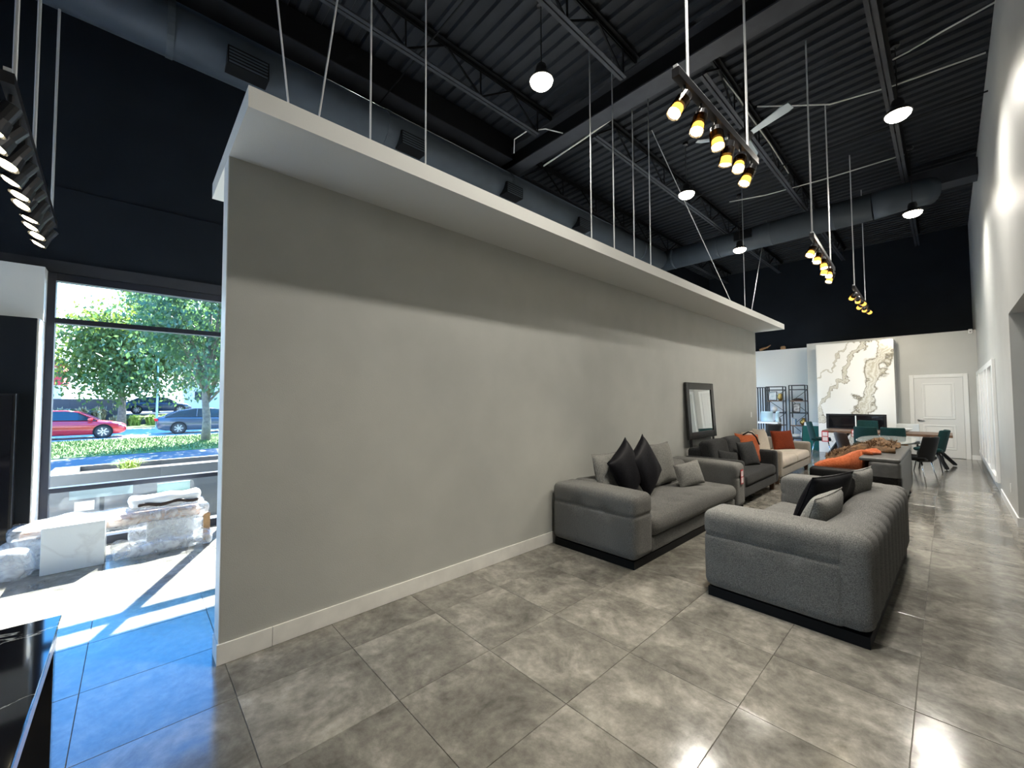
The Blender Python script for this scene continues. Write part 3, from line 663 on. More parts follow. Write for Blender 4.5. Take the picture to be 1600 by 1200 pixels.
# local y of pillow is its thickness; rot z=90deg faces +x
pillow('throw_cushion', 'large light grey cushion at the near end of the wall sofa', 0.64, 0.54, 0.19, F_GREYL, (-2.66, 4.16, 0.44), (R(0), R(0), R(90)), G1).rotation_euler = Euler((R(-14), 0, R(90)), 'XYZ')
pillow('throw_cushion', 'large light grey cushion at the far end of the wall sofa', 0.60, 0.56, 0.18, F_GREYL, (-2.64, 5.35, 0.44), (R(-14), 0, R(90)), G1)
pillow('throw_cushion', 'black satin cushion on the wall sofa, next to the near grey cushion', 0.54, 0.54, 0.19, F_BLACK, (-2.52, 4.36, 0.55), (R(-15), R(-28), R(97)), G1)
pillow('throw_cushion', 'black satin cushion in the middle of the wall sofa', 0.56, 0.56, 0.19, F_BLACK, (-2.48, 4.72, 0.55), (R(-15), R(-30), R(99)), G1)
pillow('throw_cushion', 'small light grey cushion standing in front of the far grey cushion', 0.46, 0.32, 0.15, F_GREYL, (-2.36, 5.52, 0.43), (R(-18), R(-6), R(72)), G1)
# foreground sofa cushions (lean against back at x=-0.66, facing -x)
pillow('throw_cushion', 'light grey cushion at the near end of the foreground sofa', 0.66, 0.43, 0.19, F_GREYL, (-0.80, 4.10, 0.43), (R(18), R(0), R(84)), G1)
pillow('throw_cushion', 'black woven cushion lying behind the near light grey cushion', 0.68, 0.53, 0.18, F_BLACK, (-0.90, 4.62, 0.43), (R(22), R(0), R(74)), G1)
pillow('throw_cushion', 'black woven cushion leaning on the back of the foreground sofa', 0.56, 0.46, 0.16, F_BLACK, (-0.83, 4.98, 0.42), (R(20), R(0), R(84)), G1)
pillow('throw_cushion', 'light grey cushion at the far end of the foreground sofa', 0.52, 0.46, 0.18, F_GREYL, (-0.72, 5.36, 0.45), (R(15), R(0), R(80)), G1)

def std_sofa(label, loc, rotz, L, D, armw, armh, backh, m_frame, m_seat, m_back, nseat, nback, seat_z=0.44, legm=M_WALNUT, group=None, backt=0.20, solid=False):
    t = thing('sofa', label, 'sofa', loc, rotz, group)
    z0 = 0.13 if not solid else 0.04
    for sx in (-1, 1):
        for sy in (-1, 1):
            cx_, cy_ = sx * (L / 2 - 0.09), sy * (D / 2 - 0.09)
            MB().add([(cx_ - 0.03, cy_ - 0.03, 0.001), (cx_ + 0.03, cy_ - 0.03, 0.001), (cx_ + 0.03, cy_ + 0.03, 0.001), (cx_ - 0.03, cy_ + 0.03, 0.001),
                      (cx_ - 0.04, cy_ - 0.04, z0), (cx_ + 0.04, cy_ - 0.04, z0), (cx_ + 0.04, cy_ + 0.04, z0), (cx_ - 0.04, cy_ + 0.04, z0)],
                     [(3,2,1,0),(4,5,6,7),(0,1,5,4),(1,2,6,5),(2,3,7,6),(3,0,4,7)]).build('leg', legm, t)
    softbox(L - 0.02, D - 0.02, seat_z - 0.16 - z0, 0.02, (6, 4, 3), None, (0, 0, (seat_z - 0.16 + z0) / 2)).build('base', m_frame, t, smooth=True)
    for s in (-1, 1):
        softbox(armw, D, armh - z0, 0.05, (4, 10, 8), None, (s * (L / 2 - armw / 2), 0, (armh + z0) / 2)).build('arm', m_frame, t, smooth=True)
    softbox(L - 2 * armw + 0.04, backt, backh - 0.1 - z0, 0.05, (12, 3, 6), None, (0, -D / 2 + backt / 2, (backh - 0.1 + z0) / 2)).build('backrest', m_frame, t, smooth=True)
    iw = (L - 2 * armw - 0.01)
    def puff(q, n):
        return q
    for k in range(nseat):
        cw = iw / nseat
        softbox(cw - 0.008, D - backt - 0.01, 0.17, 0.06, (8, 8, 3), lambda q, n, cw=cw: q + Vector((0, 0, 0.02 * max(0, n.z) * math.cos(q.x / cw * 2.6))), (-iw / 2 + cw * (k + 0.5), backt / 2 + 0.01, seat_z - 0.08)).build('seat_cushion', m_seat, t, smooth=True)
    for k in range(nback):
        cw = iw / nback
        bc = softbox(cw - 0.012, 0.19, backh - seat_z + 0.02, 0.085, (8, 3, 8), lambda q, n, cw=cw: q + Vector((0, 0.035 * n.y * math.cos(q.x / cw * 2.4), 0.012 * max(0, n.z) * math.cos(q.x / cw * 3))))
        bc.xf(Matrix.Translation((-iw / 2 + cw * (k + 0.5), -D / 2 + backt + 0.085, (backh + seat_z) / 2 + 0.01)) @ Matrix.Rotation(R(11), 4, 'X'))
        bc.build('back_cushion', m_back, t, smooth=True)
    return t
std_sofa('charcoal velvet sofa against the partition wall below the mirror', (-2.498, 7.44, 0), R(-90), 1.86, 0.86, 0.15, 0.68, 0.90, F_CHAR, F_CHAR, F_CHAR, 1, 2)
price_g = 'cushions on the sofas along the wall'
pillow('throw_cushion', 'small charcoal cushion at the near end of the velvet sofa', 0.42, 0.32, 0.13, F_CHAR, (-2.40, 6.95, 0.45), (R(-18), R(10), R(62)), price_g)
pillow('throw_cushion', 'square charcoal cushion leaning beside the orange cushion', 0.44, 0.42, 0.14, F_CHAR, (-2.30, 7.72, 0.45), (R(-18), 0, R(72)), price_g)
oc = pillow('throw_cushion', 'orange cushion with a black tassel cord at the velvet sofa arm', 0.50, 0.52, 0.15, F_ORANGE, (-2.42, 8.06, 0.45), (R(-14), R(4), R(60)), price_g)
MB().tube([(-0.12, -0.05, 0.49), (-0.02, -0.07, 0.54), (0.06, -0.07, 0.53), (0.12, -0.09, 0.45), (0.16, -0.09, 0.32)], 0.013, 6).build('tassel_cord', F_BLACK, oc, smooth=True)
std_sofa('cream linen sofa with taupe arms at the end of the partition wall', (-2.585, 9.97, 0), R(-90), 2.45, 0.92, 0.16, 0.62, 0.80, F_TAUPE, F_CREAM, F_CREAM, 2, 0)
pillow('throw_cushion', 'cream back cushion at the near end of the cream sofa', 0.66, 0.50, 0.17, F_CREAM, (-2.70, 9.2, 0.44), (R(-14), 0, R(90)), price_g)
pillow('throw_cushion', 'cream back cushion beside the rust cushion', 0.62, 0.52, 0.17, F_CREAM, (-2.68, 9.85, 0.44), (R(-14), R(3), R(86)), price_g)
pillow('throw_cushion', 'rust velvet cushion at the far end of the cream sofa', 0.60, 0.44, 0.16, F_RUST, (-2.50, 10.62, 0.44), (R(-12), 0, R(62)), price_g)

# grey leather sofa further along the aisle
t = std_sofa('grey leather sofa behind the foreground sofa with fur and orange throws', (-0.98, 8.86, 0), R(90), 2.36, 1.04, 0.20, 0.54, 0.74, F_DLEATHER, F_DLEATHER, F_DLEATHER, 1, 0, 0.42, M_BLACK, None, 0.2, True)
for c in list(t.children):
    if c.name.startswith('backrest'): bpy.data.objects.remove(c)
softbox(2.36, 0.34, 0.66, 0.05, (14, 4, 6), None, (0, -0.52 + 0.17, 0.375)).build('backrest', F_LEATHER, t, smooth=True)
softbox(2.34, 0.44, 0.05, 0.02, (14, 4, 2), None, (0, -0.52 + 0.222, 0.722)).build('top_pad', F_LEATHER, t, smooth=True)

def drape(name, m, label, x0, x1, y0, y1, zfun, amp, cat, seed, nx=26, ny=26, thick=0.02, heap=False):
    rnd = random.Random(seed); ph = [rnd.uniform(0, 6.28) for _ in range(6)]
    def pt(i, j):
        u = i / nx; v = j / ny
        x_ = x0 + (x1 - x0) * u + 0.04 * math.sin(7 * v + ph[0]); y_ = y0 + (y1 - y0) * v + 0.05 * math.sin(6 * u + ph[1])
        z_ = zfun(x_, y_) + amp * (0.5 + 0.25 * math.sin(11 * u + 5 * v + ph[2]) + 0.25 * math.sin(9 * v - 6 * u + ph[3])) + rnd.uniform(-1, 1) * amp * 0.12
        return (x_, y_, z_)
    top = [pt(i, j) for i in range(nx + 1) for j in range(ny + 1)]; N = len(top)
    mb = MB(); mb.v = top + [(a, b, (0.755 if a > -0.885 else 0.445) if heap else c - thick) for a, b, c in top]
    for i in range(nx):
        for j in range(ny):
            a = i * (ny + 1) + j; mb.f.append((a, a + ny + 1, a + ny + 2, a + 1)); mb.f.append((N + a, N + a + 1, N + a + ny + 2, N + a + ny + 1))
    bd = [i * (ny + 1) for i in range(nx + 1)] + [nx * (ny + 1) + j for j in range(1, ny + 1)] + [i * (ny + 1) + ny for i in range(nx - 1, -1, -1)] + [j for j in range(ny - 1, 0, -1)]
    for k in range(len(bd)):
        a, b = bd[k], bd[(k + 1) % len(bd)]; mb.f.append((a, b, N + b, N + a))
    return tag(mb.build(name, m, smooth=True), label, cat)
def prof5(x_, y_):
    if x_ > -0.88: return 0.77
    return 0.77 - (-0.88 - x_) * 0.42
drape('fur_throw', F_FUR, 'shaggy brown fur throw heaped on the grey leather sofa', -1.45, -0.60, 8.45, 9.6, prof5, 0.13, 'throw', 3, heap=True)
drape('orange_throw', F_ORANGE, 'burnt orange throw spread across the grey leather sofa', -1.45, -0.74, 8.02, 8.45, prof5, 0.05, 'throw', 5, heap=True)
drape('cream_throw', F_CREAM, 'folded cream cloth on the far arm of the grey leather sofa', -1.48, -1.12, 9.80, 10.03, lambda a, b: 0.565, 0.05, 'throw', 9, 12, 10)
# tufts of the fur throw
fur = MB(); rnd = random.Random(4)
for k in range(1400):
    x_ = rnd.uniform(-1.45, -0.60); y_ = rnd.uniform(8.45, 9.6); z_ = prof5(x_, y_) + 0.06 + rnd.uniform(0, 0.03)
    d = Vector((rnd.gauss(0, 1), rnd.gauss(0, 1), rnd.uniform(0.4, 1.4))).normalized() * rnd.uniform(0.05, 0.10); s_ = Vector((rnd.gauss(0, 1), rnd.gauss(0, 1), 0)).normalized() * 0.006
    p = Vector((x_, y_, z_)); fur.add([p - s_, p + s_, p + d], [(0, 1, 2)])
fo = fur.build('fur_pile', F_FUR, bpy.data.objects['fur_throw']); fo['kind'] = 'stuff'

# ---- mirror leaning on the partition
mr_ = thing('leaning_mirror', 'tall dark framed mirror leaning on the partition behind the velvet sofa', 'mirror', (-2.985, 7.43, 0.90), 0)
mr_.rotation_euler = (0, R(-3), 0)
W2, H2, fw = 0.585, 0.98, 0.12
for a in ((-W2, -W2 + fw, 0, H2), (W2 - fw, W2, 0, H2), (-W2 + fw, W2 - fw, 0, fw), (-W2 + fw, W2 - fw, H2 - fw, H2)):
    MB().box(-0.02, 0.02, a[0], a[1], a[2], a[3]).build('frame_bar', mat('dark_mirror_frame', (0.012, 0.012, 0.012), 0.2), mr_, bevel=0.006)
MB().box(-0.012, 0.006, -W2 + fw, W2 - fw, fw, H2 - fw).build('mirror_glass', mat('mirror_silver', (0.85, 0.87, 0.87), 0.02, metal=1.0), mr_)
lg = MB().box(-0.02, 0.0, -0.5, -0.44, -0.895, 0).box(-0.02, 0, 0.44, 0.5, -0.895, 0); 
MB().box(-0.018, 0.0, -0.52, -0.45, -0.89, -0.001).build('stand_leg', M_BLACK, mr_); MB().box(-0.018, 0.0, 0.45, 0.52, -0.89, -0.001).build('stand_leg', M_BLACK, mr_)

# ---- wall plates
def plate(loc, rotz, label):
    t = thing('wall_plate', label, 'switch', loc, rotz)
    MB().box(-0.036, 0.036, -0.006, -0.0005, -0.058, 0.058).build('cover', M_WHITE, t, bevel=0.002)
    MB().box(-0.016, 0.016, -0.009, -0.0061, -0.032, 0.032).build('rocker', M_WHITE, t)
plate((XP, 10.32, 1.225), R(90), 'white light switch near the far end of the partition')
plate((XR, 8.77, 0.36), R(-90), 'white socket plate low on the pale right wall')
t = thing('motion_sensor', 'small white sensor at the top corner of the far wall', 'sensor', (0.46, YF - 0.001, 3.30)); MB().box(-0.035, 0.035, -0.06, 0, -0.06, 0.05).build('case', M_WHITE, t, bevel=0.01); MB().lathe([(0.02, 0), (0.016, 0.012), (0.002, 0.016)], (0, -0.061, -0.02), 10, Matrix.Rotation(R(90), 3, 'X')).build('sensor_eye', M_CHROME, t)

# ---- marble fireplace
fp = thing('marble_fireplace', 'tall white marble chimney breast with brown veins and black fire slot', 'fireplace', (-1.80, YF - 0.001, 0))
FW, FD = 0.85, 0.75
MB().box(-FW, FW, -FD + 0.012, 0, 1.135, 3.19).build('upper_breast', M_WALLR, fp)
MB().box(-FW, FW, -FD + 0.012, 0, 0.0, 0.70).build('lower_breast', M_WALLR, fp)
for s in (-1, 1): MB().box(*(sorted((s * 0.66, s * FW))), -FD + 0.012, 0, 0.701, 1.134).build('cheek', M_WALLR, fp)
MB().box(-0.66, 0.66, -0.25, -0.24, 0.701, 1.134).build('firebox_back', M_BLACKG, fp)
sl = MB().box(-FW, FW, -FD, -FD + 0.011, 1.136, 3.19); sl.build('marble_slab', M_MARBLE, fp)
MB().box(-FW, FW, -FD, -FD + 0.011, 0.001, 0.699).build('marble_slab', M_MARBLE, fp)
for s in (-1, 1): MB().box(*(sorted((s * 0.661, s * FW))), -FD, -FD + 0.011, 0.70, 1.135).build('marble_slab', M_MARBLE, fp)
fi = MB().box(-0.66, 0.66, -FD - 0.006, -FD + 0.03, 0.701, 0.74).box(-0.66, 0.66, -FD - 0.006, -FD + 0.03, 1.09, 1.134).box(-0.66, -0.60, -FD - 0.006, -FD + 0.03, 0.741, 1.089).box(0.60, 0.66, -FD - 0.006, -FD + 0.03, 0.741, 1.089).build('fire_frame', M_BLACK, fp)
MB().box(-0.60, 0.60, -FD + 0.035, -FD + 0.04, 0.742, 1.088).build('fire_glass', M_BLACKG, fp)

# ---- dining chairs
def chair(label, loc, rotz, m, legm, back_z=0.90, group=None, style='shell'):
    t = thing('dining_chair', label, 'chair', loc, rotz, group)      # front toward +y
    sb = softbox(0.46, 0.44, 0.07, 0.033, (6, 6, 2), lambda q, n: q + Vector((0, 0, 0.03 * (abs(q.x) / 0.23) ** 2)), (0, 0.02, 0.455)).build('seat', m, t, smooth=True)
    H_ = back_z - 0.42
    bk = softbox(0.45, 0.05, H_, 0.024, (10, 2, 8), lambda q, n: Vector((q.x * (1 - 0.12 * max(0, q.z) / H_), q.y + 0.10 * (abs(q.x) / 0.22) ** 2 - 0.10 * (q.z / H_ + 0.5), q.z)))
    bk.xf(Matrix.Translation((0, -0.19, 0.42 + H_ / 2))); bk.build('backrest', m, t, smooth=True)
    for sx in (-1, 1):
        for sy in (-1, 1):
            MB().tube([(sx * 0.17, 0.02 + sy * 0.15, 0.43), (sx * 0.22, 0.02 + sy * 0.22, 0.001)], [0.012, 0.009], 8).build('leg', legm, t, smooth=True)
    return t
GC = 'dining chairs'
chair('teal velvet chair on the near side of the walnut table, left of the pair', (-1.36, 12.97, 0), 0, F_GREEN, M_BLACK, 0.91, GC)
chair('teal velvet chair on the near side of the walnut table, right of the pair', (-0.88, 12.97, 0), 0, F_GREEN, M_BLACK, 0.91, GC)
chair('teal velvet chair on the far side of the walnut table before the fire slot', (-1.50, 14.45, 0), R(180), F_GREEN, M_BLACK, 0.98, GC)
chair('black framed pale chair on the far side of the walnut table', (-0.72, 14.45, 0), R(180), mat('pale_shell', (0.50, 0.51, 0.50), 0.4), M_BLACK, 0.92, GC)
chair('teal velvet chair at the right end of the walnut table by the door', (-0.28, 12.75, 0), R(82), F_GREEN, M_BLACK, 0.90, GC)
chair('teal velvet chair at the left end of the walnut table', (-2.42, 13.85, 0), R(-80), F_GREEN, M_CHROME, 0.94, GC)
chair('black shell chair with chrome legs at the right end of the glass table', (-0.42, 10.75, 0), R(70), F_DLEATHER, M_CHROME, 0.88, GC)
chair('dark brown leather chair at the left end of the glass table', (-1.42, 11.25, 0), R(-60), F_BROWN, M_BLACK, 0.86, GC)

# ---- walnut dining table with X legs
t = thing('dining_table', 'long walnut dining table with crossed dark legs before the fireplace', 'table', (-1.10, 13.70, 0))
for k in range(4): MB().box(-1.16, 1.16, -0.5 + k * 0.2525 - 0.0, -0.5 + k * 0.2525 + 0.25, 0.70, 0.755).build('top_plank', M_WALNUT, t, bevel=0.004)
for s in (-1, 1):
    MB().beam((s * 0.72, -0.42, 0.69), (s * 1.18, 0.32, 0.03), 0.07, 0.035).build('leg', M_BLACK, t)
    MB().beam((s * 0.72, 0.42, 0.69), (s * 1.05, -0.62, 0.03), 0.07, 0.035).build('leg', M_BLACK, t)
price_tag((-2.20, 13.19, 0.74), 0, 'red and white price tag hanging off the left corner of the walnut table', 1.4)
price_tag((-1.62, 13.19, 0.80), 0, 'red and white price tag on the near edge of the walnut table', 0.9)
tag(MB().lathe([(0.045, 0.756), (0.045, 0.768), (0.012, 0.775), (0.012, 1.13), (0.004, 1.15)], (-1.60, 13.4, 0), 12).build('candlestick', M_WHITE, smooth=True), 'slim white candlestick standing on the walnut table', 'candle')
t = thing('place_setting', 'white patterned bowl on the walnut table before the pale chair', 'bowl', (-0.75, 13.8, 0.756)); MB().lathe([(0.06, 0), (0.16, 0.09), (0.155, 0.09), (0.05, 0.012)], n=20).build('bowl', M_WHITE, t, smooth=True)

# ---- oval glass table
t = thing('glass_table', 'oval glass top dining table between the leather sofa and the walnut table', 'table', (-0.87, 11.2, 0))
ov = [(0.44 * (abs(math.cos(a)) ** 0.75) * (1 if math.cos(a) > 0 else -1), 1.02 * (abs(math.sin(a)) ** 0.75) * (1 if math.sin(a) > 0 else -1)) for a in [2 * math.pi * k / 40 for k in range(40)]]
MB().prism(ov, 0.742, 0.754).build('glass_top', mat('pale_glass_top', (0.42, 0.44, 0.42), 0.04, spec=0.8), t)
for s in (-1, 1):
    MB().beam((-0.25, s * 0.45, 0.741), (-0.42, s * 0.62, 0.001), 0.05, 0.05).build('leg', M_OAK, t)
    MB().beam((0.25, s * 0.45, 0.741), (0.30, s * 0.62, 0.001), 0.05, 0.05).build('leg', M_OAK, t)
MB().box(-0.25, 0.25, -0.48, 0.48, 0.70, 0.741).build('apron', M_OAK, t)

# ---- leaning panels by the fireplace
for k, (m_, nm) in enumerate(((M_WHITE, 'white board leaning against the wall left of the fireplace'), (mat('teal_glass', (0.02, 0.10, 0.09), 0.1), 'dark teal board leaning in front of the white board'))):
    t = thing('leaning_board', nm, 'board', (-2.92, 15.50 - 0.18 * k, 0.0)); 
    q = MB().box(-0.22, 0.22, -0.012, 0.012, 0, 0.85 - 0.1 * k).xf(Matrix.Rotation(R(-14), 4, 'X')); q.build('panel', m_, t)
    q = MB().box(-0.235, -0.2201, -0.015, 0.015, 0, 0.86 - 0.1 * k).box(0.2201, 0.235, -0.015, 0.015, 0, 0.86 - 0.1 * k).xf(Matrix.Rotation(R(-14), 4, 'X')); q.build('edge_strip', M_CHROME, t)

# ---- display shelves, slatted screen, console at far left
YS = 16.3
def etagere(label, x0, x1, y, h, shelves):
    t = thing('shelf_unit', label, 'shelf', ((x0 + x1) / 2, y, 0), 0, 'black metal shelf units')
    wv = (x1 - x0) / 2; dv = 0.18
    for sx in (-1, 1):
        for sy in (-1, 1):
            MB().box(sx * wv - 0.015, sx * wv + 0.015, sy * dv - 0.015, sy * dv + 0.015, 0.001, h).build('upright', M_BLACK, t)
    MB().box(-wv, wv, -dv - 0.012, -dv + 0.012, h - 0.02, h + 0.005).box(-wv, wv, dv - 0.012, dv + 0.012, h - 0.02, h + 0.005).build('top_frame', M_BLACK, t)
    for k, z in enumerate(shelves):
        MB().box(-wv, wv, -dv, dv, z - 0.015, z + 0.015).build('shelf_board', M_WALNUT if k % 2 else M_BLACK, t)
    for k in range(len(shelves) - 1):
        a, b = (-wv, wv) if k % 2 else (wv, -wv)
        MB().beam((a, dv + 0.01, shelves[k]), (b, dv + 0.01, shelves[k + 1]), 0.015, 0.015).build('brace', M_BLACK, t)
    return t
SH = [0.25, 0.68, 1.10, 1.50, 1.88]
sx0, sx1 = -3.62, -3.18
etagere('black metal shelf unit nearest the fireplace', sx0, sx1, YS, 2.03, SH)
etagere('black metal shelf unit between the slatted screen and the other shelf unit', -4.30, -3.80, YS, 2.0, SH)
t = thing('slatted_screen', 'black vertical slat screen beside the shelf units', 'screen', (-4.62, YS, 0))
for k in range(9): MB().box(-0.30 + k * 0.075, -0.265 + k * 0.075, -0.02, 0.02, 0.03, 1.96).build('slat', M_BLACK, t)
MB().box(-0.32, 0.36, -0.03, 0.03, 0.001, 0.03).build('bottom_bar', M_BLACK, t); MB().box(-0.32, 0.36, -0.03, 0.03, 1.96, 1.99).build('top_bar', M_BLACK, t)
def vase(loc, prof, m, label, cat='vase', n=14): return tag(MB().lathe(prof, loc, n).build('vase', m, smooth=True), label, cat, 'ornaments on the shelf units')
M_GOLD = mat('brass', (0.45, 0.30, 0.10), 0.3, metal=0.8)
vase((-3.28, YS, 0.695), [(0.05, 0), (0.10, 0.06), (0.11, 0.13), (0.05, 0.2), (0.04, 0.24)], M_GOLD, 'round brass vase on the shelf unit nearest the fireplace')
vase((-3.50, YS, 0.265), [(0.06, 0), (0.12, 0.05), (0.14, 0.12), (0.13, 0.12), (0.05, 0.01)], M_WHITE, 'white bowl on the lowest shelf near the fireplace', 'bowl')
vase((-3.30, YS, 0.265), [(0.05, 0), (0.09, 0.08), (0.05, 0.18), (0.03, 0.26)], M_WHITE, 'slim white vase on the lowest shelf near the fireplace')
vase((-4.12, YS, 1.115), [(0.05, 0), (0.11, 0.08), (0.09, 0.16), (0.03, 0.22)], M_WHITE, 'white vase on the middle shelf beside the slatted screen')
vase((-3.92, YS, 1.515), [(0.04, 0), (0.08, 0.06), (0.09, 0.14), (0.06, 0.22), (0.065, 0.24)], M_GOLD, 'brass vase on the upper shelf beside the slatted screen')
vase((-3.42, YS, 1.515), [(0.14, 0), (0.15, 0.04), (0.10, 0.07), (0.02, 0.08)], F_BROWN, 'flat brown dish on the upper shelf near the fireplace', 'dish')
vase((-4.00, YS, 0.695), [(0.07, 0), (0.09, 0.1), (0.08, 0.2), (0.03, 0.26)], mat('grey_ceramic', (0.2, 0.2, 0.2), 0.4), 'grey ceramic vase on the second shelf beside the slatted screen')
def picture(loc, w_, h_, m_, label, tilt=8, fm=None):
    t = thing('framed_picture', label, 'picture', loc, 0, 'framed pictures on display'); t.rotation_euler = (R(-tilt), 0, 0)
    MB().box(-w_ / 2, w_ / 2, 0, 0.012, 0, h_).build('frame', fm or M_BLACK, t); MB().box(-w_ / 2 + 0.02, w_ / 2 - 0.02, -0.002, -0.0005, 0.02, h_ - 0.02).build('print', m_, t)
picture((-3.46, YS - 0.02, 1.118), 0.20, 0.30, mat('print_dark', (0.1, 0.1, 0.11), 0.5, col2=(0.7, 0.7, 0.7), scale=14), 'small black framed picture on the shelf unit nearest the fireplace')
picture((-4.15, YS - 0.02, 1.518), 0.26, 0.32, mat('print_pale', (0.5, 0.6, 0.65), 0.5, col2=(0.85, 0.87, 0.88), scale=10), 'pale striped picture on the upper shelf beside the slatted screen')
for k in range(4):
    tag(MB().box(-0.05 + 0, -0.05 + 0.028, -0.08, 0.08, 0, 0.24 - 0.012 * k).build('book', mat('book_%d' % k, [(0.7, 0.75, 0.8), (0.35, 0.5, 0.7), (0.75, 0.75, 0.72), (0.2, 0.35, 0.55)][k], 0.6), loc=(-3.55 + 0.031 * k, YS - 0.02, 0.696)), '%s book standing on the second shelf near the fireplace' % ['pale grey', 'light blue', 'off white', 'dark blue'][k], 'book', 'books on the shelf unit')
t = thing('console_table', 'white console table in front of the slatted screen', 'table', (-4.12, 15.2, 0))
MB().box(-0.62, 0.42, -0.2, 0.2, 0.78, 0.83).build('top', M_WHITE, t, bevel=0.004)
for sx in (-0.58, 0.36): MB().box(sx, sx + 0.05, -0.18, 0.18, 0.001, 0.779).build('leg', M_BLACK, t)
for xx, wd_, nm in ((-4.10, 0.34, 'pale blue curved sheet ornament on the white console'), (-3.80, 0.10, 'narrow pale curved ornament on the white console')):
    sc = MB(); n = 10; V = []
    for i in range(n + 1):
        f_ = i / n; yy = 0.13 - 0.20 * f_ + 0.10 * math.sin(f_ * 3.1); 
        for s in (-1, 1):
            for tt in (0, 0.015): V.append((xx + s * wd_ / 2 + 0.08 * (f_ - 0.5) ** 2 * 2 + 0.06 * f_, 15.2 + yy - 0.1 + tt, 0.831 + 0.34 * f_))
    F = []
    for i in range(n):
        a = i * 4; b = a + 4
        F += [(a, a + 2, b + 2, b), (a + 1, b + 1, b + 3, a + 3), (a, b, b + 1, a + 1), (a + 2, a + 3, b + 3, b + 2)]
    F += [(0, 1, 3, 2), (n * 4, n * 4 + 2, n * 4 + 3, n * 4 + 1)]
    sc.add(V, F); tag(sc.build('ornament', mat('pale_blue_acrylic', (0.55, 0.72, 0.80), 0.2), smooth=True), nm, 'ornament')
vase((-4.58, 15.25, 0.831), [(0.08, 0), (0.13, 0.1), (0.10, 0.25), (0.12, 0.4), (0.06, 0.52)], M_WHITE, 'tall white sculpted vase at the partition end of the console')
chair('dark grey chair half hidden behind the cream sofa', (-3.25, 12.3, 0), R(60), F_CHAR, M_BLACK, 0.92, GC)
# bits on top of the far left wall
tag(MB().box(-0.07, 0.07, -0.05, 0.05, 0, 0.10).box(-0.05, 0.05, -0.04, 0.04, 0.101, 0.12).build('timber_block', M_OAK, loc=(-4.0, YB - 0.06, 3.361)), 'small tan block resting on top of the far white wall', 'block')
tag(MB().tube([(0, 0, 0.04), (0.12, 0, 0.09), (0.24, 0, 0.12), (0.36, 0, 0.2)], [0.05, 0.045, 0.03, 0.012], 8).build('driftwood', M_OAK, smooth=True, loc=(-4.75, YB - 0.06, 3.361)), 'pale driftwood piece on top of the far white wall', 'driftwood')

# ================================================================== NEAR WINDOW
t = thing('plinth_block', 'white marble display cube standing in front of the window', 'block', (-5.93, -0.385, 0))
MB().box(-0.21, 0.21, -0.21, 0.21, 0.0, 0.43).build('cube', marble('block_marble', (0.72, 0.75, 0.76), (0.64, 0.66, 0.67), 1.2, 0.25, 0.012), t, bevel=0.004)
t = thing('wrapped_slab', 'long wooden slab in clear plastic wrap lying before the window', 'slab', (-6.12, -0.08, 0))
def wav(q, n, a=0.02):
    return q + n * (a * math.sin(13 * q.x + 7 * q.y) + a * math.sin(17 * q.y + 9 * q.z + 1) + a * 0.25 * math.sin(31 * q.y))
softbox(0.36, 1.36, 0.075, 0.02, (4, 12, 2), None, (0, 0, 0.33)).build('slab_board', mat('raw_edge_wood', (0.30, 0.17, 0.11), 0.5, col2=(0.55, 0.42, 0.34), scale=12), t, smooth=True)
softbox(0.46, 1.48, 0.14, 0.05, (8, 30, 4), lambda q, n: wav(q, n, 0.012), (0, 0, 0.35)).build('plastic_wrap', M_FILM, t, smooth=True)
for yy in (-0.5, 0.42):
    MB().box(-0.15, 0.15, yy - 0.2, yy + 0.2, 0.001, 0.285).build('support_block', M_WHITE, t)
softbox(0.44, 0.50, 0.30, 0.06, (10, 12, 10), lambda q, n: wav(q, n, 0.012), (0.02, -0.55, 0.165)).build('plastic_skirt', M_FILM, t, smooth=True)
softbox(0.44, 0.62, 0.28, 0.06, (10, 14, 10), lambda q, n: wav(q, n, 0.012), (0.02, 0.40, 0.155)).build('plastic_skirt', M_FILM, t, smooth=True)
t = thing('wrapped_bundle', 'white bundle in plastic wrap lying on the long slab', 'bundle', (-6.14, 0.30, 0.425))
softbox(0.30, 0.62, 0.11, 0.05, (6, 16, 4), lambda q, n: wav(q, n, 0.010), (0, 0, 0.07)).build('bundle_body', mat('white_wrap', (0.8, 0.82, 0.84), 0.3), t, smooth=True)
softbox(0.03, 0.52, 0.035, 0.012, (2, 14, 2), lambda q, n: q + Vector((0, 0, 0.012 * math.sin(23 * q.y))), (0.16, 0.02, 0.045)).build('dark_fold', F_BROWN, t, smooth=True)
t = thing('plastic_sheet', 'crumpled clear plastic sheet spilling onto the floor beside the white cube', 'sheet', (-5.85, 0.28, 0))
softbox(0.34, 0.82, 0.12, 0.05, (10, 22, 4), lambda q, n: wav(q, n, 0.012) if q.z > -0.03 else q, (0, 0, 0.062)).build('sheet_folds', M_FILM, t, smooth=True)
t = thing('plastic_sheet', 'crumpled clear plastic sheet on the floor at the left edge', 'sheet', (-5.85, -0.80, 0))
softbox(0.34, 0.32, 0.26, 0.08, (10, 12, 8), lambda q, n: wav(q, n, 0.012) if q.z > -0.1 else q, (0, 0, 0.132)).build('sheet_folds', M_FILM, t, smooth=True)
tag(MB().box(-0.035, 0.035, -0.03, 0.03, 0.001, 0.30).box(-0.03, 0.03, -0.025, 0.025, 0.3005, 0.306).build('timber_post', M_OAK, loc=(-5.93, 0.655, 0)), 'short orange timber post at the end of the wrapped slab', 'post')
picture((-6.36, -0.36, 0.43), 0.15, 0.10, mat('print_card', (0.75, 0.8, 0.8), 0.5), 'small white framed card standing on the wrapped slab', 8, M_WHITE)
bpy.data.objects['framed_picture.002'].rotation_euler = (R(-8), 0, R(90))
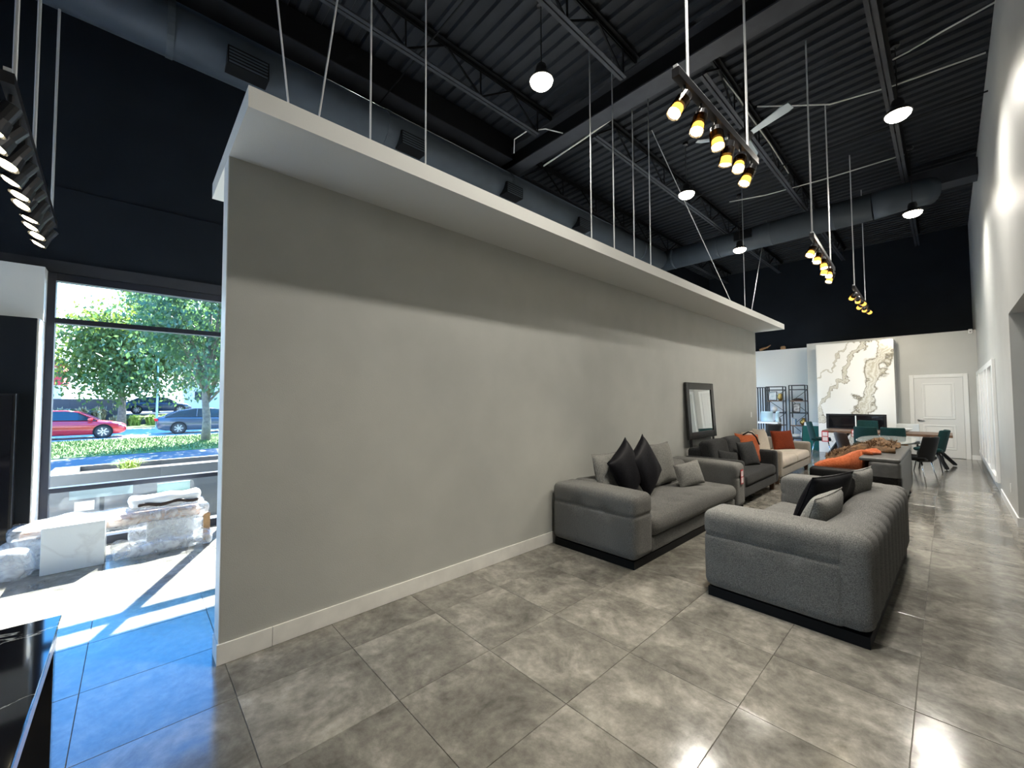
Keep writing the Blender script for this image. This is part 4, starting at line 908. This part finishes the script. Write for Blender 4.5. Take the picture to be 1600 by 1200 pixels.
t = thing('wall_screen', 'tall black glass panel fixed to the dark pier left of the window', 'panel', (-6.098, -1.6, 0))
MB().box(0, 0.10, -0.8, 0.79, 0.20, 1.68).build('screen_body', M_BLACK, t, bevel=0.004); MB().box(0.101, 0.106, -0.78, 0.77, 0.22, 1.66).build('screen_glass', M_BLACKG, t)

# ---- black marble console in the left foreground
t = thing('console_table', 'glossy black marble console table with steel edge, cut by the left picture edge', 'table', (-1.95, -0.85, 0))
x0_, x1_, y0_, y1_ = -0.49, 0.85, -0.65, 0.66; zt = 0.75; bw = 0.115
M_BLUEST = mat('polished_steel_edge', (0.30, 0.32, 0.35), 0.06, metal=0.9)
MB().box(x0_, x1_, y0_, y1_, zt - 0.018, zt).build('marble_top', M_BLKMARB, t, bevel=0.002)
MB().box(x0_ + 0.003, x1_ - 0.003, y0_ + 0.003, y1_ - 0.003, zt - 0.03, zt - 0.0185).build('steel_band', M_BLUEST, t)
MB().box(x0_ + 0.01, x1_ - 0.01, y1_ - 0.03, y1_ - 0.01, zt - 0.10, zt - 0.031).build('apron', mat('brown_apron', (0.50, 0.37, 0.31), 0.2), t)
MB().box(x0_ + 0.01, x1_ - 0.01, y0_ + 0.01, y0_ + 0.03, zt - 0.10, zt - 0.031).build('apron', mat('brown_apron', (0.50, 0.37, 0.31), 0.2), t)
MB().box(x0_ + 0.01, x0_ + 0.03, y0_ + 0.031, y1_ - 0.031, zt - 0.10, zt - 0.031).build('apron', mat('brown_apron', (0.50, 0.37, 0.31), 0.2), t)
MB().box(x1_ - 0.03, x1_ - 0.01, y0_ + 0.031, y1_ - 0.031, zt - 0.10, zt - 0.031).build('apron', MATS['brown_apron'], t)
for sx in (x0_ + 0.012, x1_ - 0.072):
    for sy in (y0_ + 0.012, y1_ - 0.132):
        MB().box(sx, sx + 0.06, sy, sy + 0.12, 0.001, zt - 0.101).build('leg', M_BLACKG, t, bevel=0.003)

# ================================================================== OUTSIDE
GZ = -0.3
M_ASPH = mat('asphalt', (0.07, 0.072, 0.078), 0.9, var=0.15, scale=0.6)
M_CONC = mat('pale_concrete', (0.34, 0.335, 0.32), 0.85, var=0.08, scale=1.0)
M_LAWN = mat('lawn_green', (0.055, 0.11, 0.014), 0.9, col2=(0.10, 0.17, 0.024), scale=2.5, bump=0.5, bscale=30)
struct(MB().box(-20.2, XS - 0.21, -40, 50, GZ - 0.2, GZ).build('ground_path', M_ASPH))
struct(MB().box(XS - 0.21, 30, -40, Y0 - 0.21, GZ - 0.2, GZ).build('ground_bounce', mat('bounce_paving', (0.58, 0.57, 0.55), 0.85, var=0.06, scale=1.0)))  # unseen paving outside the rear glazing, made pale to bounce light upward
lawn = MB().box(-28.6, -20.2, -40, 50, GZ - 0.2, GZ + 0.02).build('lawn', M_LAWN); struct(lawn)
struct(MB().box(-40, -28.6, -60, 70, GZ - 0.2, GZ).build('ground_street', M_CONC))
struct(MB().box(-160, -40, -120, 150, GZ - 0.2, GZ + 0.05).build('ground_verge', M_LAWN))
# short grass blades on the lawn
gr = MB(); rnd = random.Random(11)
for k in range(9000):
    x_ = rnd.uniform(-28.5, -20.3); y_ = rnd.uniform(-4, 5); p = Vector((x_, y_, GZ + 0.02)); a = rnd.uniform(0, 6.28)
    s_ = Vector((math.cos(a), math.sin(a), 0)) * 0.015; gr.add([p - s_, p + s_, p + Vector((rnd.gauss(0, 0.04), rnd.gauss(0, 0.04), rnd.uniform(0.05, 0.11)))], [(0, 1, 2)])
go = gr.build('grass_blades', M_LAWN, lawn); go['kind'] = 'stuff'
# planter just outside the glass
t = thing('planter_trough', 'long low concrete planter trough outside the window', 'planter', (-8.5, 1.6, GZ))
PZT = 0.63 - GZ
M_PLANT = mat('grey_planter', (0.085, 0.09, 0.095), 0.8, var=0.1, scale=3)
MB().box(0.40, 0.50, -2.42, 4.0, 0, PZT).build('near_wall', M_PLANT, t); MB().box(-0.50, -0.40, -2.42, 4.0, 0, PZT).build('far_wall', M_PLANT, t)
MB().box(-0.40, 0.40, -2.42, -2.16, 0, PZT).build('end_wall', M_PLANT, t); MB().box(-0.40, 0.40, 3.9, 4.0, 0, PZT).build('end_wall', M_PLANT, t)
MB().box(-0.399, 0.399, -2.159, 3.899, 0.01, PZT - 0.07).build('soil', mat('soil', (0.10, 0.075, 0.05), 0.95, var=0.3, scale=12), t)
def tuft(loc, n, h, spread, m, label, seed, cat='grass', group=None, name='grass_tuft', bw_=0.018):
    rnd = random.Random(seed); mb = MB()
    for k in range(n):
        a = rnd.uniform(0, 6.28); sp = rnd.uniform(0.1, 1) * spread; hh = h * rnd.uniform(0.6, 1.0); b0 = Vector((rnd.gauss(0, spread * 0.15), rnd.gauss(0, spread * 0.15), 0))
        d = Vector((math.cos(a), math.sin(a), 0)); s_ = Vector((-d.y, d.x, 0)) * h * bw_
        p1 = b0 + d * sp * 0.4 + Vector((0, 0, hh * 0.75)); p2 = b0 + d * sp + Vector((0, 0, hh * (0.95 - 0.5 * sp / max(spread, 0.01) * 0.6)))
        mb.add([b0 - s_, b0 + s_, p1 + s_, p1 - s_, p2], [(0, 1, 2, 3), (3, 2, 4)])
    return tag(mb.build(name, m, loc=loc), label, cat, group)
M_BLADE = mat('bright_grass', (0.22, 0.33, 0.05), 0.7, col2=(0.42, 0.52, 0.12), scale=9)
tuft((-8.45, -0.02, 0.55), 130, 0.24, 0.30, M_BLADE, 'bright green grass tuft growing in the planter trough', 2)
tuft((-8.5, 1.25, 0.55), 60, 0.35, 0.25, mat('dry_twigs', (0.30, 0.28, 0.22), 0.8), 'dry twiggy plant at the far end of the planter trough', 5, 'plant', None, 'twig_plant')
# pale sheets standing in for reflections in the low glass
for y0_, y1_, z0_, z1_, m_, nm in ((-0.50, 0.02, 0.50, 0.60, mat('reflection_pale', (0.30, 0.36, 0.38), 0.6), 'long pale sheet standing in for a reflection in the low window pane'), (0.24, 0.56, 0.44, 0.58, mat('reflection_green', (0.22, 0.34, 0.31), 0.6), 'pale green sheet standing in for a reflection in the low window pane')):
    t = thing('reflection_sheet', nm, 'reflection', (XS - 0.16, 0, 0)); MB().box(-0.01, 0.0, y0_, y1_, z0_, z1_).build('sheet_face', m_, t); MB().box(-0.03, -0.0101, (y0_ + y1_) / 2 - 0.02, (y0_ + y1_) / 2 + 0.02, GZ + 0.001, z1_ - 0.02).build('stake', M_STEEL, t)

# ---- cars
def car(name, label, loc, rotz, paint, L=4.7, W=1.82, H=1.42):
    t = thing(name, label, 'car', loc, rotz, 'parked and passing cars')   # forward = +x
    st = [(-0.5, 0.62, 0.42, 0.86, 0.80), (-0.485, 0.74, 0.30, 0.96, 0.9), (-0.42, 0.84, 0.22, 1.02, 0.95), (-0.30, 0.89, 0.20, 1.00, 0.97), (-0.1, 0.90, 0.20, 0.97, 0.98), (0.12, 0.90, 0.20, 0.94, 0.98), (0.26, 0.89, 0.20, 0.92, 0.97), (0.38, 0.86, 0.20, 0.84, 0.94), (0.45, 0.80, 0.22, 0.76, 0.9), (0.485, 0.70, 0.28, 0.68, 0.85), (0.5, 0.58, 0.36, 0.60, 0.8)]
    V = []; F = []; n = 10
    for f_, hw, zb_, zt, k in st:
        hw *= W / 1.8; zm = zb_ + (zt - zb_) * 0.6
        half = [(0.0, zb_), (hw * 0.88, zb_), (hw * 0.98, zb_ + 0.08), (hw, zm), (hw * 0.97, zt - 0.10), (hw * 0.86, zt - 0.01), (0.0, zt + 0.02)]
        sec = half + [(-a, b) for a, b in reversed(half[1:-1])]
        V += [(f_ * L, a, b) for a, b in sec]
    m_ = 12
    for i in range(len(st) - 1):
        for k in range(m_): F.append((i * m_ + k, i * m_ + (k + 1) % m_, (i + 1) * m_ + (k + 1) % m_, (i + 1) * m_ + k))
    F += [tuple(range(m_)), tuple(range((len(st) - 1) * m_, len(st) * m_))]
    b = MB(); b.add(V, F); b.build('body', paint, t, smooth=True)
    gs = [(-0.43, 0.99, 1.01, 0.70), (-0.30, 0.99, 1.30, 0.66), (-0.15, 0.98, H - 0.015, 0.64), (0.02, 0.96, H - 0.01, 0.64), (0.12, 0.95, H - 0.08, 0.63), (0.27, 0.92, 0.95, 0.66)]
    V = []; F = []
    for f_, z0_, z1_, hw in gs: V += [(f_ * L, -0.80 * W / 1.8, z0_), (f_ * L, -hw * W / 1.8, z1_), (f_ * L, hw * W / 1.8, z1_), (f_ * L, 0.80 * W / 1.8, z0_)]
    for i in range(len(gs) - 1):
        for k in range(3): F.append((i * 4 + k, i * 4 + k + 1, i * 4 + k + 5, i * 4 + k + 4))
    F += [(0, 1, 2, 3), tuple(len(gs) * 4 - 4 + k for k in range(4))]
    b = MB(); b.add(V, F); b.build('glasshouse', mat('car_glass', (0.02, 0.035, 0.05), 0.05), t)
    rs = [(-0.30, 1.31, 0.66), (-0.15, H, 0.65), (0.02, H + 0.005, 0.65), (0.12, H - 0.065, 0.64)]
    V = []; F = []
    for f_, z1_, hw in rs: V += [(f_ * L, -hw * W / 1.8, z1_ + 0.003), (f_ * L, 0, z1_ + 0.03), (f_ * L, hw * W / 1.8, z1_ + 0.003)]
    for i in range(len(rs) - 1):
        for k in range(2): F.append((i * 3 + k, i * 3 + k + 1, i * 3 + k + 4, i * 3 + k + 3))
    b = MB(); b.add(V, F); ro_ = b.build('roof', paint, t, smooth=True); sd_ = ro_.modifiers.new('thick', 'SOLIDIFY'); sd_.thickness = 0.02
    for s in (-1, 1):
        for pts in ([(-0.43, 0.795, 1.0), (-0.30, 0.672, 1.31)], [(-0.13, 0.805, 0.99), (-0.12, 0.655, H - 0.01)], [(0.27, 0.79, 0.94), (0.12, 0.65, H - 0.06)]):
            MB().tube([(f_ * L, s * y_ * W / 1.8, z_) for f_, y_, z_ in pts], 0.028, 6).build('pillar', paint, t)
        for fx in (-0.30, 0.315):
            wh = empty('wheel', (fx * L, s * (W / 2 - 0.11), 0.335)); wh.parent = t
            mt = Matrix.Rotation(R(90), 3, 'X')
            MB().lathe([(0.22, -0.11), (0.31, -0.11), (0.335, -0.07), (0.335, 0.07), (0.31, 0.11), (0.22, 0.11)], (0, 0, 0), 28, mt).build('tyre', mat('tyre_rubber', (0.02, 0.02, 0.022), 0.85), wh, smooth=False)
            MB().lathe([(0.20, -0.113), (0.235, -0.115), (0.235, 0.115), (0.20, 0.113)], (0, 0, 0), 28, mt).build('rim', mat('rim_dark', (0.05, 0.055, 0.06), 0.4), wh)
            for k in range(7):
                a = 2 * math.pi * k / 7; MB().beam((0, s * 0.118, 0), (0.21 * math.cos(a), s * 0.118, 0.21 * math.sin(a)), 0.045, 0.01, (0, 1, 0)).build('spoke', mat('alloy_rim', (0.5, 0.52, 0.55), 0.3, metal=0.7), wh)
            MB().lathe([(0.38, -0.015), (0.38, 0.0)], (fx * L, s * (W / 2 - 0.002), 0.345), 28, mt).build('wheel_arch', M_STEELB, t)
        MB().beam((0.43 * L, s * 0.70, 0.66), (0.475 * L, s * 0.60, 0.62), 0.22, 0.09).build('headlight', mat('lamp_glass', (0.7, 0.75, 0.8), 0.1), t)
        MB().beam((-0.47 * L, s * 0.66, 0.84), (-0.495 * L, s * 0.5, 0.82), 0.26, 0.12).build('tail_light', mat('tail_red', (0.45, 0.01, 0.015), 0.2), t)
        MB().beam((0.20 * L, s * 0.92, 0.99), (0.23 * L, s * 0.96, 0.99), 0.20, 0.12).build('side_mirror', paint, t, bevel=0.02)
    return t
car('car', 'red sedan parked along the street left of the window view', (-30.9, -2.6, GZ), R(90), mat('red_paint', (0.42, 0.02, 0.025), 0.18, spec=0.7))
car('car', 'dark grey sedan parked along the street behind the slim tree', (-31.4, 3.40, GZ), R(90), mat('graphite_paint', (0.055, 0.065, 0.085), 0.18, spec=0.7), 4.8, 1.84, 1.45)
car('car', 'dark blue sedan on the raised lot behind the ornamental grass', (-47.5, 1.6, 0.55), R(90), mat('blue_paint', (0.03, 0.05, 0.09), 0.2, spec=0.7), 4.6, 1.8, 1.42)
struct(MB().box(-70, -44.5, -30, 60, GZ, 0.55).build('ground_lot', M_ASPH))

# ---- trees
def tree(label, loc, trunk_h, trunk_r, crown_c, crown_r, nleaf, lsz, m, seed, twigs=8):
    rnd = random.Random(seed); t = thing('tree', label, 'tree', loc)
    pts = [(0, 0, 0), (0.05, 0.03, trunk_h * 0.5), (0.0, -0.05, trunk_h), (0.1, 0.1, crown_c[2] + crown_r[2] * 0.4)]
    MB().tube(pts, [trunk_r * 1.25, trunk_r, trunk_r * 0.85, trunk_r * 0.3], 10).build('trunk', mat('bark', (0.16, 0.13, 0.11), 0.9, var=0.3, scale=8), t, smooth=True)
    cl = []
    for k in range(twigs):
        a = rnd.uniform(0, 6.28); rr = rnd.uniform(0.45, 0.95); el = rnd.uniform(-0.7, 0.95)
        p = Vector((crown_c[0] + crown_r[0] * rr * math.cos(a) * math.sqrt(1 - el * el * 0.8), crown_c[1] + crown_r[1] * rr * math.sin(a) * math.sqrt(1 - el * el * 0.8), crown_c[2] + crown_r[2] * el * 0.95))
        cl.append(p)
        s0 = Vector((0, 0, trunk_h + rnd.uniform(-0.1, 0.5) * (crown_c[2] - trunk_h)))
        MB().tube([s0, (s0 + p) / 2 + Vector((0, 0, 0.2)), p], [trunk_r * 0.35, trunk_r * 0.2, trunk_r * 0.06], 5).build('branch', MATS['bark'], t, smooth=True)
    cl.append(Vector(crown_c))
    lv = MB()
    for k in range(nleaf):
        c = rnd.choice(cl); sg = min(crown_r) * 0.27
        p = c + Vector((rnd.gauss(0, sg), rnd.gauss(0, sg), rnd.gauss(0, sg * 0.8)))
        q = Euler((rnd.uniform(0, 6.28), rnd.uniform(0, 6.28), rnd.uniform(0, 6.28))).to_matrix(); s_ = lsz * rnd.uniform(0.7, 1.3)
        lv.add([p + q @ Vector(v) * s_ for v in ((-0.5, 0, 0), (0, -0.28, 0.05), (0.5, 0, 0), (0, 0.28, 0.05))], [(0, 1, 2, 3)])
    o = lv.build('foliage', m, t); o['kind'] = 'stuff'
    return t
def leafmat(name, c1, c2):
    m = mat(name, c1, 0.55, col2=c2, scale=1.3)
    n = m.node_tree.nodes; l = m.node_tree.links; b = n['Principled BSDF']; out = n['Material Output']
    tl = n.new('ShaderNodeBsdfTranslucent'); tl.inputs[0].default_value = (c2[0] * 1.5, c2[1] * 1.5, c2[2] * 0.8, 1); mx = n.new('ShaderNodeMixShader'); mx.inputs[0].default_value = 0.4
    l.new(b.outputs[0], mx.inputs[1]); l.new(tl.outputs[0], mx.inputs[2]); l.new(mx.outputs[0], out.inputs[0]); return m
LF1 = leafmat('leaf_bright', (0.025, 0.075, 0.032), (0.10, 0.15, 0.035)); LF2 = leafmat('leaf_bluish', (0.030, 0.085, 0.060), (0.065, 0.13, 0.065))
tree('slim street tree with pale trunk standing on the lawn', (-24.3, 2.57, GZ), 2.0, 0.16, (0.0, 0.2, 4.8), (2.4, 2.9, 3.3), 9000, 0.24, LF2, 1, 26)
tree('broad leafy tree beyond the street behind the red car', (-40.5, -0.6, GZ + 0.05), 2.2, 0.22, (0, 0.0, 4.9), (3.0, 3.4, 3.2), 11000, 0.30, LF1, 2, 30)
tree('leafy tree beyond the street behind the dark grey sedan', (-42, 4.4, GZ + 0.05), 2.2, 0.22, (0, 0, 6.2), (3.2, 4.0, 4.6), 10000, 0.30, LF2, 3, 30)
tree('tall thin-crowned tree at the back against the bright sky', (-52, 1.6, 0.55), 3.5, 0.2, (0, 0, 9.0), (2.2, 2.9, 4.0), 4500, 0.32, LF1, 4, 22)
tree('distant leafy tree right of the back lot', (-60, 9.5, 0.55), 2.5, 0.25, (0, 0, 7.0), (3.5, 5.0, 5.5), 8000, 0.36, LF2, 6, 30)
M_ORN = mat('straw_grass', (0.24, 0.22, 0.12), 0.8, col2=(0.48, 0.44, 0.28), scale=5)
for k in range(9):
    yv = -5.6 + k * 0.95
    tuft((-42.8 + 0.3 * (k % 2), yv, GZ + 0.05), 260, 1.75 if k < 5 else 1.0, 0.75, M_ORN if k < 6 else M_BLADE, 'straw coloured ornamental grass clump along the far verge' if k < 6 else 'bright green grass clump along the far verge under the trees', 30 + k, 'grass', 'ornamental grass clumps along the far verge', 'ornamental_grass', 0.035)
tag(MB().tube([(0, 0, 0), (0, 0, 5.5)], [0.07, 0.05], 8).lathe([(0.12, 0.001), (0.12, 0.05), (0.08, 0.06)], n=10).build('street_pole', mat('pale_green_pole', (0.5, 0.66, 0.6), 0.5), smooth=True, loc=(-38.6, 1.25, GZ)), 'pale green street pole beyond the gap between the two parked cars', 'pole')
t = thing('lot_fence', 'dark grey board fence behind the ornamental grass', 'fence', (-44.3, -1.9, GZ))
for k in range(14): MB().box(-0.04, 0.04, -9.0 + k * 0.75, -9.0 + k * 0.75 + 0.747, 0.05, 2.05).build('fence_board', mat('fence_grey', (0.06, 0.065, 0.085), 0.7), t)
MB().box(-0.06, 0.06, -9.0, 1.49, 2.051, 2.12).build('cap_rail', MATS['fence_grey'], t)
t = thing('shop_building', 'white shop building with a red fascia band across the street', 'building', (-62, -10, GZ))
MB().box(-6, 0, -10, 4.6, 0.6, 3.6).build('wall', mat('white_render', (0.7, 0.72, 0.74), 0.8), t); MB().box(-6.05, 0.08, -10.05, 4.65, 3.601, 5.9).build('fascia', mat('red_fascia', (0.55, 0.02, 0.03), 0.5), t)
MB().box(-6.1, 0.12, -10.1, 4.7, 5.901, 6.1).build('roof_edge', M_STEEL, t)
for k in range(5):
    wn = MB().box(0.0, 0.05, -8.6 + k * 2.6, -7.0 + k * 2.6, 1.4, 2.9).build('window', M_WHITE, t); MB().box(0.051, 0.06, -8.5 + k * 2.6, -7.1 + k * 2.6, 1.5, 2.8).build('pane', MATS['car_glass'], wn)
t = thing('house', 'pale house half hidden behind the trees on the right', 'building', (-70, 10, 0.55))
MB().box(-4, 0, -5, 8, 0, 3.4).build('wall', mat('pale_siding', (0.62, 0.68, 0.75), 0.8), t)
MB().add([(-4.3, -5.3, 3.401), (0.3, -5.3, 3.401), (-2, -5.3, 5.2), (-4.3, 8.3, 3.401), (0.3, 8.3, 3.401), (-2, 8.3, 5.2)], [(0, 1, 2), (3, 5, 4), (0, 3, 4, 1), (1, 4, 5, 2), (2, 5, 3, 0)]).build('roof', M_STEEL, t)
for k in range(4):
    wn = MB().box(0.0, 0.05, -4 + k * 3, -2.6 + k * 3, 1.1, 2.5).build('window', M_WHITE, t); MB().box(0.051, 0.06, -3.9 + k * 3, -2.7 + k * 3, 1.2, 2.4).build('pane', MATS['car_glass'], wn)
